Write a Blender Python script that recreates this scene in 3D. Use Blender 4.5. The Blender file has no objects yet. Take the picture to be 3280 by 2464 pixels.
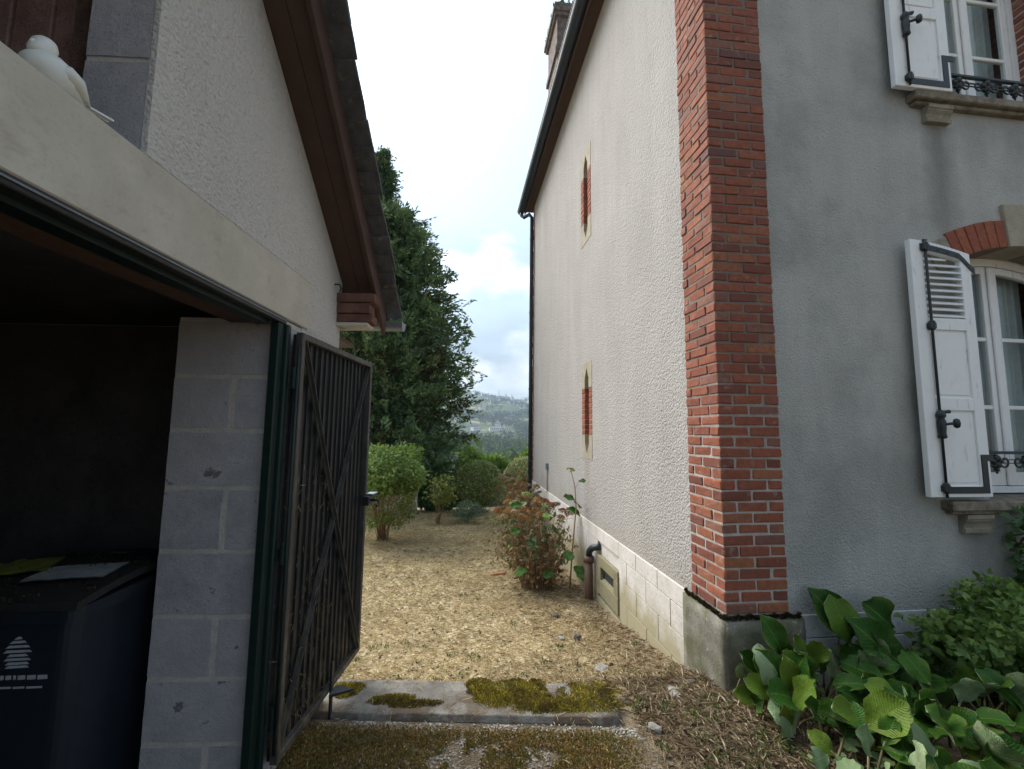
import bpy, bmesh, math, random
import numpy as np
from mathutils import Vector, Matrix, noise as mnoise

random.seed(7)
RNG = np.random.default_rng(11)
scene = bpy.context.scene
COL = scene.collection

# ------------------------------------------------------------------ camera
F_PX, CXP, CYP, CAM_H = 1388.0, 1640.0, 1232.0, 1.62
PIT, ROL, YAW = .1030, -.0118, .1187
_cp, _sp, _cr, _sr, _cy, _sy = (math.cos(PIT), math.sin(PIT), math.cos(ROL), math.sin(ROL), math.cos(YAW), math.sin(YAW))
CM = (np.array([[_cy, _sy, 0], [-_sy, _cy, 0], [0, 0, 1]]) @ np.array([[1, 0, 0], [0, _cp, -_sp], [0, _sp, _cp]])
      @ np.array([[1, 0, 0], [0, 0, 1], [0, -1, 0.]]) @ np.array([[_cr, -_sr, 0], [_sr, _cr, 0], [0, 0, 1]]))
CP = np.array([0, 0, CAM_H])
cam_d = bpy.data.cameras.new('camera')
cam = bpy.data.objects.new('camera', cam_d)
COL.objects.link(cam)
scene.camera = cam
cam_d.sensor_fit = 'HORIZONTAL'
cam_d.sensor_width = 36
cam_d.lens = F_PX / 3280 * 36
cam_d.clip_start = .05
cam_d.clip_end = 20000
_m = Matrix(((CM[0, 0], -CM[0, 1], -CM[0, 2], 0), (CM[1, 0], -CM[1, 1], -CM[1, 2], 0), (CM[2, 0], -CM[2, 1], -CM[2, 2], CAM_H), (0, 0, 0, 1)))
cam.matrix_world = _m


def ray(x, y):
    return CM @ np.array([(x - CXP) / F_PX, (y - CYP) / F_PX, 1.])


def onz(x, y, z):
    d = ray(x, y); return CP + d * ((z - CAM_H) / d[2])


def ony(x, y, Y):
    d = ray(x, y); return CP + d * (Y / d[1])


# ------------------------------------------------------------------ world, sun, exposure
SUN_DIR = Vector((-.46, .58, .67)).normalized()
SUN_EL = math.asin(SUN_DIR.z)
SUN_AZ = math.atan2(SUN_DIR.x, SUN_DIR.y)
world = bpy.data.worlds.new('World')
scene.world = world
world.use_nodes = True
wn = world.node_tree; wn.nodes.clear()


def wnode(t, **kw):
    n = wn.nodes.new(t)
    for k, v in kw.items():
        setattr(n, k, v)
    return n


w_out = wnode('ShaderNodeOutputWorld')
w_bg = wnode('ShaderNodeBackground')
w_bg.inputs['Strength'].default_value = .085
w_sky = wnode('ShaderNodeTexSky', sky_type='NISHITA', sun_disc=False, sun_elevation=SUN_EL, sun_rotation=SUN_AZ,
              air_density=1.0, dust_density=1.5, ozone_density=1.0)
w_tc = wnode('ShaderNodeTexCoord')
w_map = wnode('ShaderNodeMapping')
w_map.inputs['Scale'].default_value = (1, 1, 1.9)
w_map.inputs['Location'].default_value = (0.4, 1.7, 2.3)
w_no = wnode('ShaderNodeTexNoise')
w_no.inputs['Scale'].default_value = 2.2
w_no.inputs['Detail'].default_value = 7
w_no.inputs['Roughness'].default_value = .52
w_rp = wnode('ShaderNodeValToRGB')
w_rp.color_ramp.elements[0].position = .36
w_rp.color_ramp.elements[0].color = (.62, .62, .62, 1)
w_rp.color_ramp.elements[1].position = .60
w_no2 = wnode('ShaderNodeTexNoise')
w_no2.inputs['Scale'].default_value = 4.5
w_no2.inputs['Detail'].default_value = 6
w_rp2 = wnode('ShaderNodeValToRGB')           # lit and thick parts of the cloud deck
w_rp2.color_ramp.elements[0].position = .50
w_rp2.color_ramp.elements[0].color = (2.25, 2.8, 3.3, 1)
w_rp2.color_ramp.elements[1].position = .76
w_rp2.color_ramp.elements[1].color = (6.6, 6.9, 7.15, 1)
# the thin cloud round the sun glows: broad falloff by the angle to the sun
w_dot = wnode('ShaderNodeVectorMath', operation='DOT_PRODUCT')
w_dot.inputs[1].default_value = SUN_DIR
w_mr = wnode('ShaderNodeMapRange')
w_mr.inputs['From Min'].default_value = -1
w_mr.inputs['From Max'].default_value = 1
w_pw = wnode('ShaderNodeMath', operation='POWER')
w_pw.inputs[1].default_value = 5
w_ma = wnode('ShaderNodeMath', operation='MULTIPLY_ADD')
w_ma.inputs[1].default_value = 1.8
w_ma.inputs[2].default_value = .72
w_vm = wnode('ShaderNodeVectorMath', operation='SCALE')
w_mix = wnode('ShaderNodeMix', data_type='RGBA')
L = wn.links.new
L(w_tc.outputs['Generated'], w_map.inputs['Vector'])
L(w_map.outputs['Vector'], w_no.inputs['Vector'])
L(w_map.outputs['Vector'], w_no2.inputs['Vector'])
L(w_no.outputs['Fac'], w_rp.inputs['Fac'])
L(w_no2.outputs['Fac'], w_rp2.inputs['Fac'])
L(w_tc.outputs['Generated'], w_dot.inputs[0])
L(w_dot.outputs['Value'], w_mr.inputs['Value'])
L(w_mr.outputs['Result'], w_pw.inputs[0])
L(w_pw.outputs[0], w_ma.inputs[0])
L(w_rp2.outputs['Color'], w_vm.inputs[0])
# an overcast sky is about three times as bright overhead as at the horizon
w_sx = wnode('ShaderNodeSeparateXYZ')
w_el = wnode('ShaderNodeMath', operation='MULTIPLY_ADD', use_clamp=True)
w_el.inputs[1].default_value = .64
w_el.inputs[2].default_value = .36
w_ml = wnode('ShaderNodeMath', operation='MULTIPLY')
L(w_tc.outputs['Generated'], w_sx.inputs[0])
L(w_sx.outputs['Z'], w_el.inputs[0])
L(w_el.outputs[0], w_ml.inputs[0])
L(w_ma.outputs[0], w_ml.inputs[1])
L(w_ml.outputs[0], w_vm.inputs['Scale'])
L(w_rp.outputs['Color'], w_mix.inputs['Factor'])
L(w_sky.outputs['Color'], w_mix.inputs[6])
L(w_vm.outputs['Vector'], w_mix.inputs[7])
L(w_mix.outputs[2], w_bg.inputs['Color'])
L(w_bg.outputs['Background'], w_out.inputs['Surface'])

sun_d = bpy.data.lights.new('sun', 'SUN')
sun_d.energy = 1.5
sun_d.angle = math.radians(45)
sun_d.color = (1, .95, .87)
sun = bpy.data.objects.new('sun', sun_d)
COL.objects.link(sun)
sun.rotation_euler = (-SUN_DIR).to_track_quat('-Z', 'Y').to_euler()

vs = scene.view_settings
vs.view_transform = 'Standard'
vs.look = 'None'
vs.exposure = 1.95
vs.gamma = 1
vs.use_curve_mapping = False
scene.render.resolution_x, scene.render.resolution_y = 1024, 769


# ------------------------------------------------------------------ helpers: tags, meshes
def tag(o, label=None, cat=None, group=None, kind=None):
    if label: o['label'] = label
    if cat: o['category'] = cat
    if group: o['group'] = group
    if kind: o['kind'] = kind
    return o


def empty(name, loc=(0, 0, 0), rz=0.0, parent=None):
    o = bpy.data.objects.new(name, None)
    COL.objects.link(o)
    o.location = loc
    o.rotation_euler = (0, 0, rz)
    o.empty_display_size = .1
    if parent: o.parent = parent
    return o


def link(name, me, parent=None, loc=(0, 0, 0), rot=(0, 0, 0), scale=(1, 1, 1)):
    o = bpy.data.objects.new(name, me)
    COL.objects.link(o)
    o.location, o.rotation_euler, o.scale = loc, rot, scale
    if parent: o.parent = parent
    return o


class MB:
    """collects polygons into one mesh"""

    def __init__(s):
        s.v, s.f, s.mi = [], [], []

    def add(s, vs_, fs, m=0):
        b = len(s.v)
        s.v += [tuple(p) for p in vs_]
        s.f += [tuple(b + i for i in f) for f in fs]
        s.mi += [m] * len(fs)
        return s

    def box(s, x0, x1, y0, y1, z0, z1, m=0):
        vs_ = [(x0, y0, z0), (x1, y0, z0), (x1, y1, z0), (x0, y1, z0), (x0, y0, z1), (x1, y0, z1), (x1, y1, z1), (x0, y1, z1)]
        return s.add(vs_, [(0, 3, 2, 1), (4, 5, 6, 7), (0, 1, 5, 4), (1, 2, 6, 5), (2, 3, 7, 6), (3, 0, 4, 7)], m)

    def bar(s, a, b, w, h, up=(0, 0, 1), m=0):
        a, b, up = Vector(a), Vector(b), Vector(up)
        d = (b - a).normalized()
        sd = d.cross(up).normalized()
        u = sd.cross(d).normalized()
        vs_ = []
        for p in (a, b):
            for i, j in ((-1, -1), (1, -1), (1, 1), (-1, 1)):
                vs_.append(p + sd * (i * w / 2) + u * (j * h / 2))
        return s.add(vs_, [(0, 1, 2, 3), (7, 6, 5, 4), (0, 4, 5, 1), (1, 5, 6, 2), (2, 6, 7, 3), (3, 7, 4, 0)], m)

    def tube(s, pts, r, n=8, m=0, caps=True):
        pts = [Vector(p) for p in pts]
        rs = r if isinstance(r, (list, tuple)) else [r] * len(pts)
        ref = None
        vs_, fs = [], []
        for i, p in enumerate(pts):
            d = (pts[min(i + 1, len(pts) - 1)] - pts[max(i - 1, 0)]).normalized()
            if ref is None:
                ref = d.orthogonal().normalized()
            ref = (ref - d * ref.dot(d))
            ref = ref.normalized() if ref.length > 1e-6 else d.orthogonal().normalized()
            b = d.cross(ref)
            for k in range(n):
                a = 2 * math.pi * k / n
                vs_.append(p + (ref * math.cos(a) + b * math.sin(a)) * rs[i])
        for i in range(len(pts) - 1):
            for k in range(n):
                a, b_ = i * n + k, i * n + (k + 1) % n
                fs.append((a, b_, b_ + n, a + n))
        if caps:
            fs.append(tuple(range(n - 1, -1, -1)))
            fs.append(tuple((len(pts) - 1) * n + k for k in range(n)))
        return s.add(vs_, fs, m)

    def prism(s, poly, fn, d0, d1, m=0):
        """poly: 2-D outline, fn(u, v, d) -> 3-D point"""
        n = len(poly)
        vs_ = [fn(u, v, d0) for u, v in poly] + [fn(u, v, d1) for u, v in poly]
        fs = [tuple(range(n)), tuple(range(2 * n - 1, n - 1, -1))]
        fs += [(i, i + n, (i + 1) % n + n, (i + 1) % n) for i in range(n)]
        return s.add(vs_, fs, m)

    def lathe(s, prof, c=(0, 0, 0), n=16, m=0):
        vs_, fs = [], []
        for r, z in prof:
            for k in range(n):
                a = 2 * math.pi * k / n
                vs_.append((c[0] + r * math.cos(a), c[1] + r * math.sin(a), c[2] + z))
        for i in range(len(prof) - 1):
            for k in range(n):
                a, b_ = i * n + k, i * n + (k + 1) % n
                fs.append((a, b_, b_ + n, a + n))
        fs.append(tuple(range(n - 1, -1, -1)))
        fs.append(tuple((len(prof) - 1) * n + k for k in range(n)))
        return s.add(vs_, fs, m)

    def mesh(s, name, mats, smooth=False, bevel=0, seg=1):
        me = bpy.data.meshes.new(name)
        me.from_pydata(s.v, [], s.f)
        me.polygons.foreach_set('material_index', s.mi)
        for mt in (mats if isinstance(mats, (list, tuple)) else [mats]):
            me.materials.append(mt)
        bm = bmesh.new(); bm.from_mesh(me)
        bmesh.ops.recalc_face_normals(bm, faces=bm.faces)
        if bevel:
            es = [e for e in bm.edges if len(e.link_faces) == 2 and e.calc_face_angle(0) > .5]
            bmesh.ops.bevel(bm, geom=es, offset=bevel, segments=seg, affect='EDGES', clamp_overlap=True)
        bm.to_mesh(me); bm.free()
        if smooth:
            me.polygons.foreach_set('use_smooth', [True] * len(me.polygons))
        me.update()
        return me

    def build(s, name, mats, parent=None, smooth=False, bevel=0, seg=1, loc=(0, 0, 0), rot=(0, 0, 0)):
        return link(name, s.mesh(name, mats, smooth, bevel, seg), parent, loc, rot)


def np_mesh(name, V, Fc, mats, smooth=False):
    """V (n,3) array, Fc (m,3|4) array"""
    me = bpy.data.meshes.new(name)
    V = np.asarray(V, np.float32); Fc = np.asarray(Fc, np.int32)
    k = Fc.shape[1]
    me.vertices.add(len(V)); me.vertices.foreach_set('co', V.ravel())
    me.loops.add(Fc.size); me.loops.foreach_set('vertex_index', Fc.ravel())
    me.polygons.add(len(Fc)); me.polygons.foreach_set('loop_start', np.arange(0, Fc.size, k, dtype=np.int32))
    try:
        me.polygons.foreach_set('loop_total', np.full(len(Fc), k, np.int32))
    except Exception:
        pass
    for mt in (mats if isinstance(mats, (list, tuple)) else [mats]):
        me.materials.append(mt)
    if smooth:
        me.polygons.foreach_set('use_smooth', np.ones(len(Fc), bool))
    me.update(calc_edges=True)
    me.validate()
    return me


def unit(a):
    return a / np.maximum(np.linalg.norm(a, axis=-1, keepdims=True), 1e-9)


def leaf_mesh(name, C, D, N, ln, wd, mats, fold=.18, curl=.12):
    """diamond leaves: C base points, D long axis, N face normal, ln / wd arrays; folded along the midrib"""
    n = len(C)
    D = unit(D); S = unit(np.cross(D, N)); U = np.cross(S, D)
    ln = np.broadcast_to(ln, n)[:, None]; wd = np.broadcast_to(wd, n)[:, None]
    mid = C + D * ln * .48
    V = np.stack([C, mid + S * wd * .5 + U * wd * fold, C + D * ln - U * ln * curl, mid - S * wd * .5 + U * wd * fold], 1).reshape(-1, 3)
    i = np.arange(n)[:, None] * 4
    Fc = np.concatenate([i + np.array([[0, 1, 2]]), i + np.array([[0, 2, 3]])], 0)
    return np_mesh(name, V, Fc, mats)


def rand_dirs(n, rng=RNG):
    return unit(rng.normal(size=(n, 3)))


# ------------------------------------------------------------------ helpers: materials
class NT:
    def __init__(s, name):
        s.mat = bpy.data.materials.new(name)
        s.mat.use_nodes = True
        s.t = s.mat.node_tree
        s.t.nodes.clear()
        s.out = s.t.nodes.new('ShaderNodeOutputMaterial')
        s._geo = None

    def n(s, t, **kw):
        nd = s.t.nodes.new(t)
        for k, v in kw.items():
            setattr(nd, k, v)
        return nd

    def l(s, a, b):
        s.t.links.new(a, b)

    def val(s, sock, v):
        if hasattr(v, 'is_output') or isinstance(v, bpy.types.NodeSocket):
            s.l(v, sock)
        else:
            sock.default_value = v

    def pos(s):
        if not s._geo: s._geo = s.n('ShaderNodeNewGeometry')
        return s._geo.outputs['Position']

    def geo(s, k):
        s.pos(); return s._geo.outputs[k]

    def obj(s):
        return s.n('ShaderNodeTexCoord').outputs['Object']

    def map(s, v, scale=(1, 1, 1), loc=(0, 0, 0), rot=(0, 0, 0)):
        m = s.n('ShaderNodeMapping')
        s.l(v, m.inputs['Vector'])
        m.inputs['Scale'].default_value = scale
        m.inputs['Location'].default_value = loc
        m.inputs['Rotation'].default_value = rot
        return m.outputs['Vector']

    def noise(s, v, scale, detail=4, rough=.55, dist=0):
        m = s.n('ShaderNodeTexNoise')
        s.l(v, m.inputs['Vector'])
        m.inputs['Scale'].default_value = scale
        m.inputs['Detail'].default_value = detail
        m.inputs['Roughness'].default_value = rough
        m.inputs['Distortion'].default_value = dist
        return m.outputs['Fac']

    def voro(s, v, scale, feature='F1', out='Distance'):
        m = s.n('ShaderNodeTexVoronoi', feature=feature)
        s.l(v, m.inputs['Vector'])
        m.inputs['Scale'].default_value = scale
        return m.outputs[out]

    def ramp(s, f, stops):
        r = s.n('ShaderNodeValToRGB')
        e = r.color_ramp.elements
        while len(e) < len(stops): e.new(.5)
        for el, (p, c) in zip(e, stops):
            el.position = p
            el.color = (c, c, c, 1) if isinstance(c, (int, float)) else (*c, 1)
        s.l(f, r.inputs['Fac'])
        return r.outputs['Color']

    def mix(s, f, a, b, mode='MIX'):
        m = s.n('ShaderNodeMix', data_type='RGBA', blend_type=mode)
        s.val(m.inputs['Factor'], f)
        for k, c in ((6, a), (7, b)):
            s.val(m.inputs[k], (*c, 1) if isinstance(c, tuple) and len(c) == 3 else c)
        return m.outputs[2]

    def math(s, op, a, b=0.0, clamp=False):
        m = s.n('ShaderNodeMath', operation=op, use_clamp=clamp)
        s.val(m.inputs[0], a); s.val(m.inputs[1], b)
        return m.outputs[0]

    def sep(s, v):
        m = s.n('ShaderNodeSeparateXYZ'); s.l(v, m.inputs[0]); return m.outputs

    def bump(s, h, strength=.5, dist=.01, prev=None):
        b = s.n('ShaderNodeBump')
        b.inputs['Strength'].default_value = strength
        b.inputs['Distance'].default_value = dist
        s.l(h, b.inputs['Height'])
        if prev is not None: s.l(prev, b.inputs['Normal'])
        return b.outputs['Normal']

    def bsdf(s, color, rough=.8, metal=0, normal=None, spec=.5, **kw):
        b = s.n('ShaderNodeBsdfPrincipled')
        s.val(b.inputs['Base Color'], (*color, 1) if isinstance(color, tuple) and len(color) == 3 else color)
        s.val(b.inputs['Roughness'], rough)
        s.val(b.inputs['Metallic'], metal)
        b.inputs['Specular IOR Level'].default_value = spec
        if normal is not None: s.l(normal, b.inputs['Normal'])
        return b.outputs['BSDF']

    def end(s, sh):
        s.l(sh, s.out.inputs['Surface'])
        return s.mat


def mat_simple(name, col, rough=.6, metal=0, var=.25, scale=30, bump=.15, bdist=.002, spec=.5):
    m = NT(name)
    p = m.obj()
    f = m.noise(p, scale, 5)
    c = m.mix(f, tuple(x * (1 - var) for x in col), tuple(min(1, x * (1 + var)) for x in col))
    nb = m.bump(m.noise(p, scale * 3, 4), bump, bdist)
    return m.end(m.bsdf(c, rough, metal, nb, spec))


def mat_leaf(name, stops, rough=.45, trans=.3, spec=.4, patch=None, clump=.35, tint=.5):
    """foliage: colour by a random value for each separate leaf; some light passes through"""
    m = NT(name)
    r = m.geo('Random Per Island')
    c = m.ramp(r, stops)
    big = m.noise(m.pos(), 1.7, 3)
    c = m.mix(m.ramp(big, [(.35, clump), (.65, 0.0)]), c, tuple(x * .55 for x in stops[0][1]))
    if patch:
        c = m.mix(m.ramp(m.noise(m.pos(), patch[3] if len(patch) > 3 else 9, 5, .65), [(.45, 0.0), (.60, patch[4] if len(patch) > 4 else .85)]), c, tuple(patch[:3]))
    b = m.bsdf(c, rough, spec=spec)
    t = m.n('ShaderNodeBsdfTranslucent')
    m.l(m.mix(tint, c, (.25, .32, .05)), t.inputs['Color'])
    mx = m.n('ShaderNodeMixShader')
    mx.inputs[0].default_value = trans
    m.l(b, mx.inputs[1]); m.l(t.outputs[0], mx.inputs[2])
    return m.end(mx.outputs[0])


def mat_render(name, light, dark, grain=70, bump=.9, bd=.012, stain=None, lo=.35, hi=.7):
    """roughcast wall: rounded grains over a lumpy coat, weathered in vertical streaks"""
    m = NT(name)
    p = m.pos()
    streak = m.noise(m.map(p, (2.2, 2.2, .35)), 1.6, 5, .6)
    blot = m.noise(p, 1.1, 5, .6)
    f = m.mix(.5, streak, blot)
    c = m.mix(m.ramp(f, [(lo, 0.0), (hi, 1.0)]), dark, light)
    v = m.voro(p, grain, 'SMOOTH_F1')
    n1 = m.noise(p, grain * .45, 4, .6)
    n2 = m.noise(p, grain * 1.6, 2)
    h = m.math('ADD', m.math('MULTIPLY', v, -.7), m.math('ADD', n1, m.math('MULTIPLY', n2, .35)))
    pit = m.ramp(m.noise(p, grain * .6, 3), [(.27, 0.0), (.38, 1.0)])
    c = m.mix(m.math('MULTIPLY', m.math('SUBTRACT', 1.0, pit), .55), c, tuple(x * .6 for x in dark))
    spk = m.noise(p, grain * 2.5, 2)
    c = m.mix(m.ramp(spk, [(.4, .22), (.55, 0.0)]), c, tuple(x * .62 for x in dark))
    if stain: c = stain(m, c, p)
    return m.end(m.bsdf(c, .92, normal=m.bump(h, bump, bd), spec=.25))


def mat_concrete(name, a, b, scale=8, bump=.5, bd=.006, extra=None, spot=.5):
    m = NT(name)
    p = m.pos()
    f = m.noise(p, scale, 6, .62)
    c = m.mix(m.ramp(f, [(.32, 0.0), (.68, 1.0)]), a, b)
    sp = m.noise(p, scale * 14, 3)
    c = m.mix(m.ramp(sp, [(.3, spot), (.45, 0.0)]), c, tuple(x * .45 for x in a))
    if extra: c = extra(m, c, p)
    h = m.math('ADD', m.noise(p, scale * 3, 6, .65), m.math('MULTIPLY', m.noise(p, scale * 20, 3), .4))
    return m.end(m.bsdf(c, .9, normal=m.bump(h, bump, bd), spec=.25))


def mat_brick(name, stops, lichen=.35):
    m = NT(name)
    oi = m.n('ShaderNodeObjectInfo')
    c = m.ramp(oi.outputs['Random'], stops)
    p = m.pos()
    f = m.noise(p, 26, 5, .65)
    c = m.mix(m.ramp(f, [(.35, .55), (.62, 0.0)]), c, (.13, .050, .036))
    f2 = m.noise(p, 11, 5, .7)
    c = m.mix(m.ramp(f2, [(.6, 0.0), (.74, lichen)]), c, (.42, .33, .27))
    f3 = m.noise(p, 60, 3)
    c = m.mix(m.ramp(f3, [(.62, 0.0), (.72, .5)]), c, (.07, .045, .04))
    h = m.math('ADD', m.noise(p, 90, 5, .7), m.noise(p, 25, 3))
    return m.end(m.bsdf(c, .88, normal=m.bump(h, .6, .004), spec=.3))


# ------------------------------------------------------------------ materials
def front_stain(m, c, p):
    x, y, z = m.sep(p)
    n = m.noise(p, 1.3, 5, .65)
    c = m.mix(m.ramp(n, [(.46, 0.0), (.64, .42)]), c, (.19, .20, .185))
    # washed streak below the sill bracket
    d = m.math('ABSOLUTE', m.math('SUBTRACT', x, 3.70))
    s1 = m.ramp(m.math('ADD', d, m.math('MULTIPLY', m.noise(p, 5, 4), .16)), [(.10, .62), (.26, 0.0)])
    zz = m.ramp(m.math('MULTIPLY', m.math('SUBTRACT', z, 2.6), .5), [(.02, 0.0), (.4, .8), (.72, 1.0), (.74, 0.0)])
    zl = m.ramp(m.math('MULTIPLY', z, .5), [(.16, 0.0), (.38, .7), (.46, .8), (.47, 0.0)])
    c = m.mix(m.math('MULTIPLY', s1, m.math('ADD', zz, zl, True)), c, (.10, .095, .085))
    return c


def side_stain(m, c, p):
    n = m.noise(m.map(p, (1, 1.8, .4)), 1.8, 5, .65)
    c = m.mix(m.ramp(n, [(.5, 0.0), (.7, .3)]), c, (.34, .31, .28))
    x, y, z = m.sep(p)
    d = m.math('ABSOLUTE', m.math('SUBTRACT', y, 5.88))
    s1 = m.ramp(m.math('ADD', d, m.math('MULTIPLY', m.noise(p, 4, 4), .2)), [(.1, .5), (.3, 0.0)])
    zz = m.ramp(m.math('MULTIPLY', z, .5), [(.2, .2), (.6, 1.0), (.605, 0.0)])
    c = m.mix(m.math('MULTIPLY', s1, zz), c, (.26, .22, .17))
    foot = m.ramp(m.math('ADD', z, m.math('MULTIPLY', m.noise(p, 2.5, 5, .65), 1.1)), [(.55, .0), (.60, .4), (1.0, 0.0)])
    foot = m.ramp(m.math('SUBTRACT', 1.25, m.math('ADD', z, m.math('MULTIPLY', m.noise(p, 2.5, 5, .65), .9))), [(.1, 0.0), (.6, .45)])
    c = m.mix(foot, c, (.30, .25, .19))
    run = m.math('MULTIPLY', m.ramp(m.noise(m.map(p, (1, 3.2, .12)), 2.2, 5, .6), [(.48, 0.0), (.70, .32)]), m.ramp(m.math('MULTIPLY', z, .14), [(.35, 0.0), (.95, 1.0)]))
    return m.mix(run, c, (.25, .24, .22))


M = {}
M['render_side'] = mat_render('roughcast_warm', (.44, .415, .392), (.365, .343, .325), 66, 1.0, .014, side_stain)
M['render_front'] = mat_render('roughcast_grey', (.51, .505, .475), (.36, .36, .338), 105, 1.0, .008, front_stain)
M['render_garage'] = mat_render('roughcast_cream', (.64, .625, .59), (.53, .515, .48), 85, 1.0, .010, None, .25, .6)


def plinth_stain(m, c, p):
    x, y, z = m.sep(p)
    n = m.noise(m.map(p, (1, 1, .6)), 3.5, 6, .65)
    h = m.math('ADD', m.math('MULTIPLY', z, -1.4), m.math('MULTIPLY', n, 1.2))
    c = m.mix(m.ramp(h, [(.42, 0.0), (.80, .8)]), c, (.30, .26, .13))
    return c


M['plinth'] = mat_concrete('plinth_paint', (.52, .48, .44), (.66, .62, .58), 3, .35, .004, plinth_stain)
M['plinth_front'] = mat_concrete('plinth_front_paint', (.40, .41, .41), (.53, .54, .54), 3, .35, .004)


def base_moss(m, c, p):
    n = m.noise(p, 4, 6, .65)
    c = m.mix(m.ramp(n, [(.45, 0.0), (.62, .75)]), c, (.10, .10, .045))
    return m.mix(m.ramp(m.noise(p, 30, 4, .7), [(.62, 0.0), (.7, .7)]), c, (.42, .41, .36))


M['base'] = mat_concrete('mossy_concrete', (.15, .14, .115), (.27, .255, .21), 7, .8, .008, base_moss)
M['mortar'] = mat_concrete('mortar', (.36, .33, .30), (.54, .50, .46), 20, .8, .006,
                           lambda m, c, p: m.mix(m.ramp(m.math('ADD', m.math('MULTIPLY', m.sep(p)[2], .25), m.math('MULTIPLY', m.noise(p, 3, 4), .25)), [(.46, 0.0), (.66, .85)]), c, (.15, .115, .09)))
BR = [(0, (.17, .062, .045)), (.2, (.23, .074, .046)), (.45, (.31, .10, .055)), (.65, (.27, .088, .054)), (.84, (.35, .135, .065)), (.95, (.25, .115, .08)), (1, (.15, .07, .065))]
M['brick'] = mat_brick('brick', BR, .55)
M['brick_orange'] = mat_brick('brick_orange', [(0, (.27, .078, .045)), (1, (.36, .12, .062))], .3)
M['limestone'] = mat_concrete('limestone', (.29, .255, .19), (.39, .35, .27), 6, .4, .003)
M['sill'] = mat_concrete('lichen_sill', (.14, .12, .09), (.30, .27, .21), 14, .8, .008,
                         lambda m, c, p: m.mix(m.ramp(m.noise(p, 17, 4, .6), [(.62, 0.0), (.7, .8)]), c, (.42, .27, .04)))
M['corbel'] = mat_concrete('corbel_stone', (.20, .185, .14), (.33, .30, .23), 14, .7, .005)
M['lintel'] = mat_concrete('lintel_concrete', (.48, .45, .38), (.60, .57, .49), 5, .35, .003,
                           lambda m, c, p: m.mix(m.ramp(m.noise(m.map(p, (1, 1, 2)), 9, 6, .7), [(.56, 0.0), (.72, .55)]), c, (.33, .29, .22)), .12)


def block_tint(m, c, p):
    oi = m.n('ShaderNodeObjectInfo')
    c = m.mix(m.ramp(oi.outputs['Random'], [(0, 0.0), (1, .5)]), c, (.50, .475, .48))
    n = m.noise(p, 9, 5, .7)
    return m.mix(m.ramp(n, [(.62, 0.0), (.68, .8)]), c, (.10, .095, .085))
    c = m.mix(m.ramp(m.noise(p, 2.6, 6, .7), [(.45, 0.0), (.75, .5)]), c, (.43, .40, .36))


M['block'] = mat_concrete('cinder_block', (.33, .33, .355), (.47, .465, .485), 9, .8, .006, block_tint)
M['block_mortar'] = mat_concrete('block_mortar', (.50, .47, .43), (.64, .60, .55), 14, .8, .006)
M['white_paint'] = None


def mk_white():
    m = NT('white_paint')
    p = m.pos()
    n = m.noise(p, 6, 6, .7)
    c = m.mix(m.ramp(n, [(.52, 0.0), (.75, .35)]), (.80, .81, .80), (.58, .59, .54))
    n2 = m.noise(m.map(p, (1, 1, .25)), 22, 5, .7)
    c = m.mix(m.ramp(n2, [(.60, 0.0), (.70, .5)]), c, (.42, .40, .35))
    return m.end(m.bsdf(c, .5, normal=m.bump(m.noise(p, 60, 4), .15, .002), spec=.4))


M['white_paint'] = mk_white()
M['iron'] = mat_simple('black_iron', (.012, .018, .02), .45, 0, .4, 40, .3, .002)
M['glass'] = None


def mk_glass():
    m = NT('window_glass')
    tr = m.n('ShaderNodeBsdfTransparent')
    tr.inputs[0].default_value = (.86, .9, .89, 1)
    gl = m.n('ShaderNodeBsdfGlossy')
    gl.inputs['Roughness'].default_value = .02
    lw = m.n('ShaderNodeLayerWeight'); lw.inputs[0].default_value = .5
    mx = m.n('ShaderNodeMixShader')
    m.l(m.math('ADD', m.math('MULTIPLY', m.math('POWER', lw.outputs['Facing'], 4.0), .5), .03), mx.inputs[0])
    m.l(tr.outputs[0], mx.inputs[1]); m.l(gl.outputs[0], mx.inputs[2])
    return m.end(mx.outputs[0])


M['glass'] = mk_glass()
M['curtain'] = mat_simple('net_curtain', (.55, .57, .58), .9, 0, .15, 14, .2, .002)
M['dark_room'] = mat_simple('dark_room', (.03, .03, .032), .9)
M['soffit'] = mat_simple('brown_boards', (.070, .038, .029), .7, 0, .35, 9, .4, .004)
M['soffit_house'] = mat_simple('brown_rafter', (.065, .036, .025), .75, 0, .35, 9, .4, .004)
M['gutter'] = mat_simple('dark_gutter', (.025, .032, .042), .45, .3, .3, 12, .15, .002)
M['zinc'] = mat_simple('zinc', (.20, .24, .28), .5, .6, .3, 12, .2, .002)
M['slate'] = mat_concrete('slate', (.07, .072, .08), (.13, .135, .145), 14, .5, .005,
                          lambda m, c, p: m.mix(m.ramp(m.noise(p, 20, 4, .6), [(.6, 0.0), (.68, .6)]), c, (.22, .22, .17)))
M['green_paint'] = mat_simple('green_paint', (.005, .020, .017), .5, .2, .45, 24, .3, .003)
M['gate_black'] = None


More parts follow.
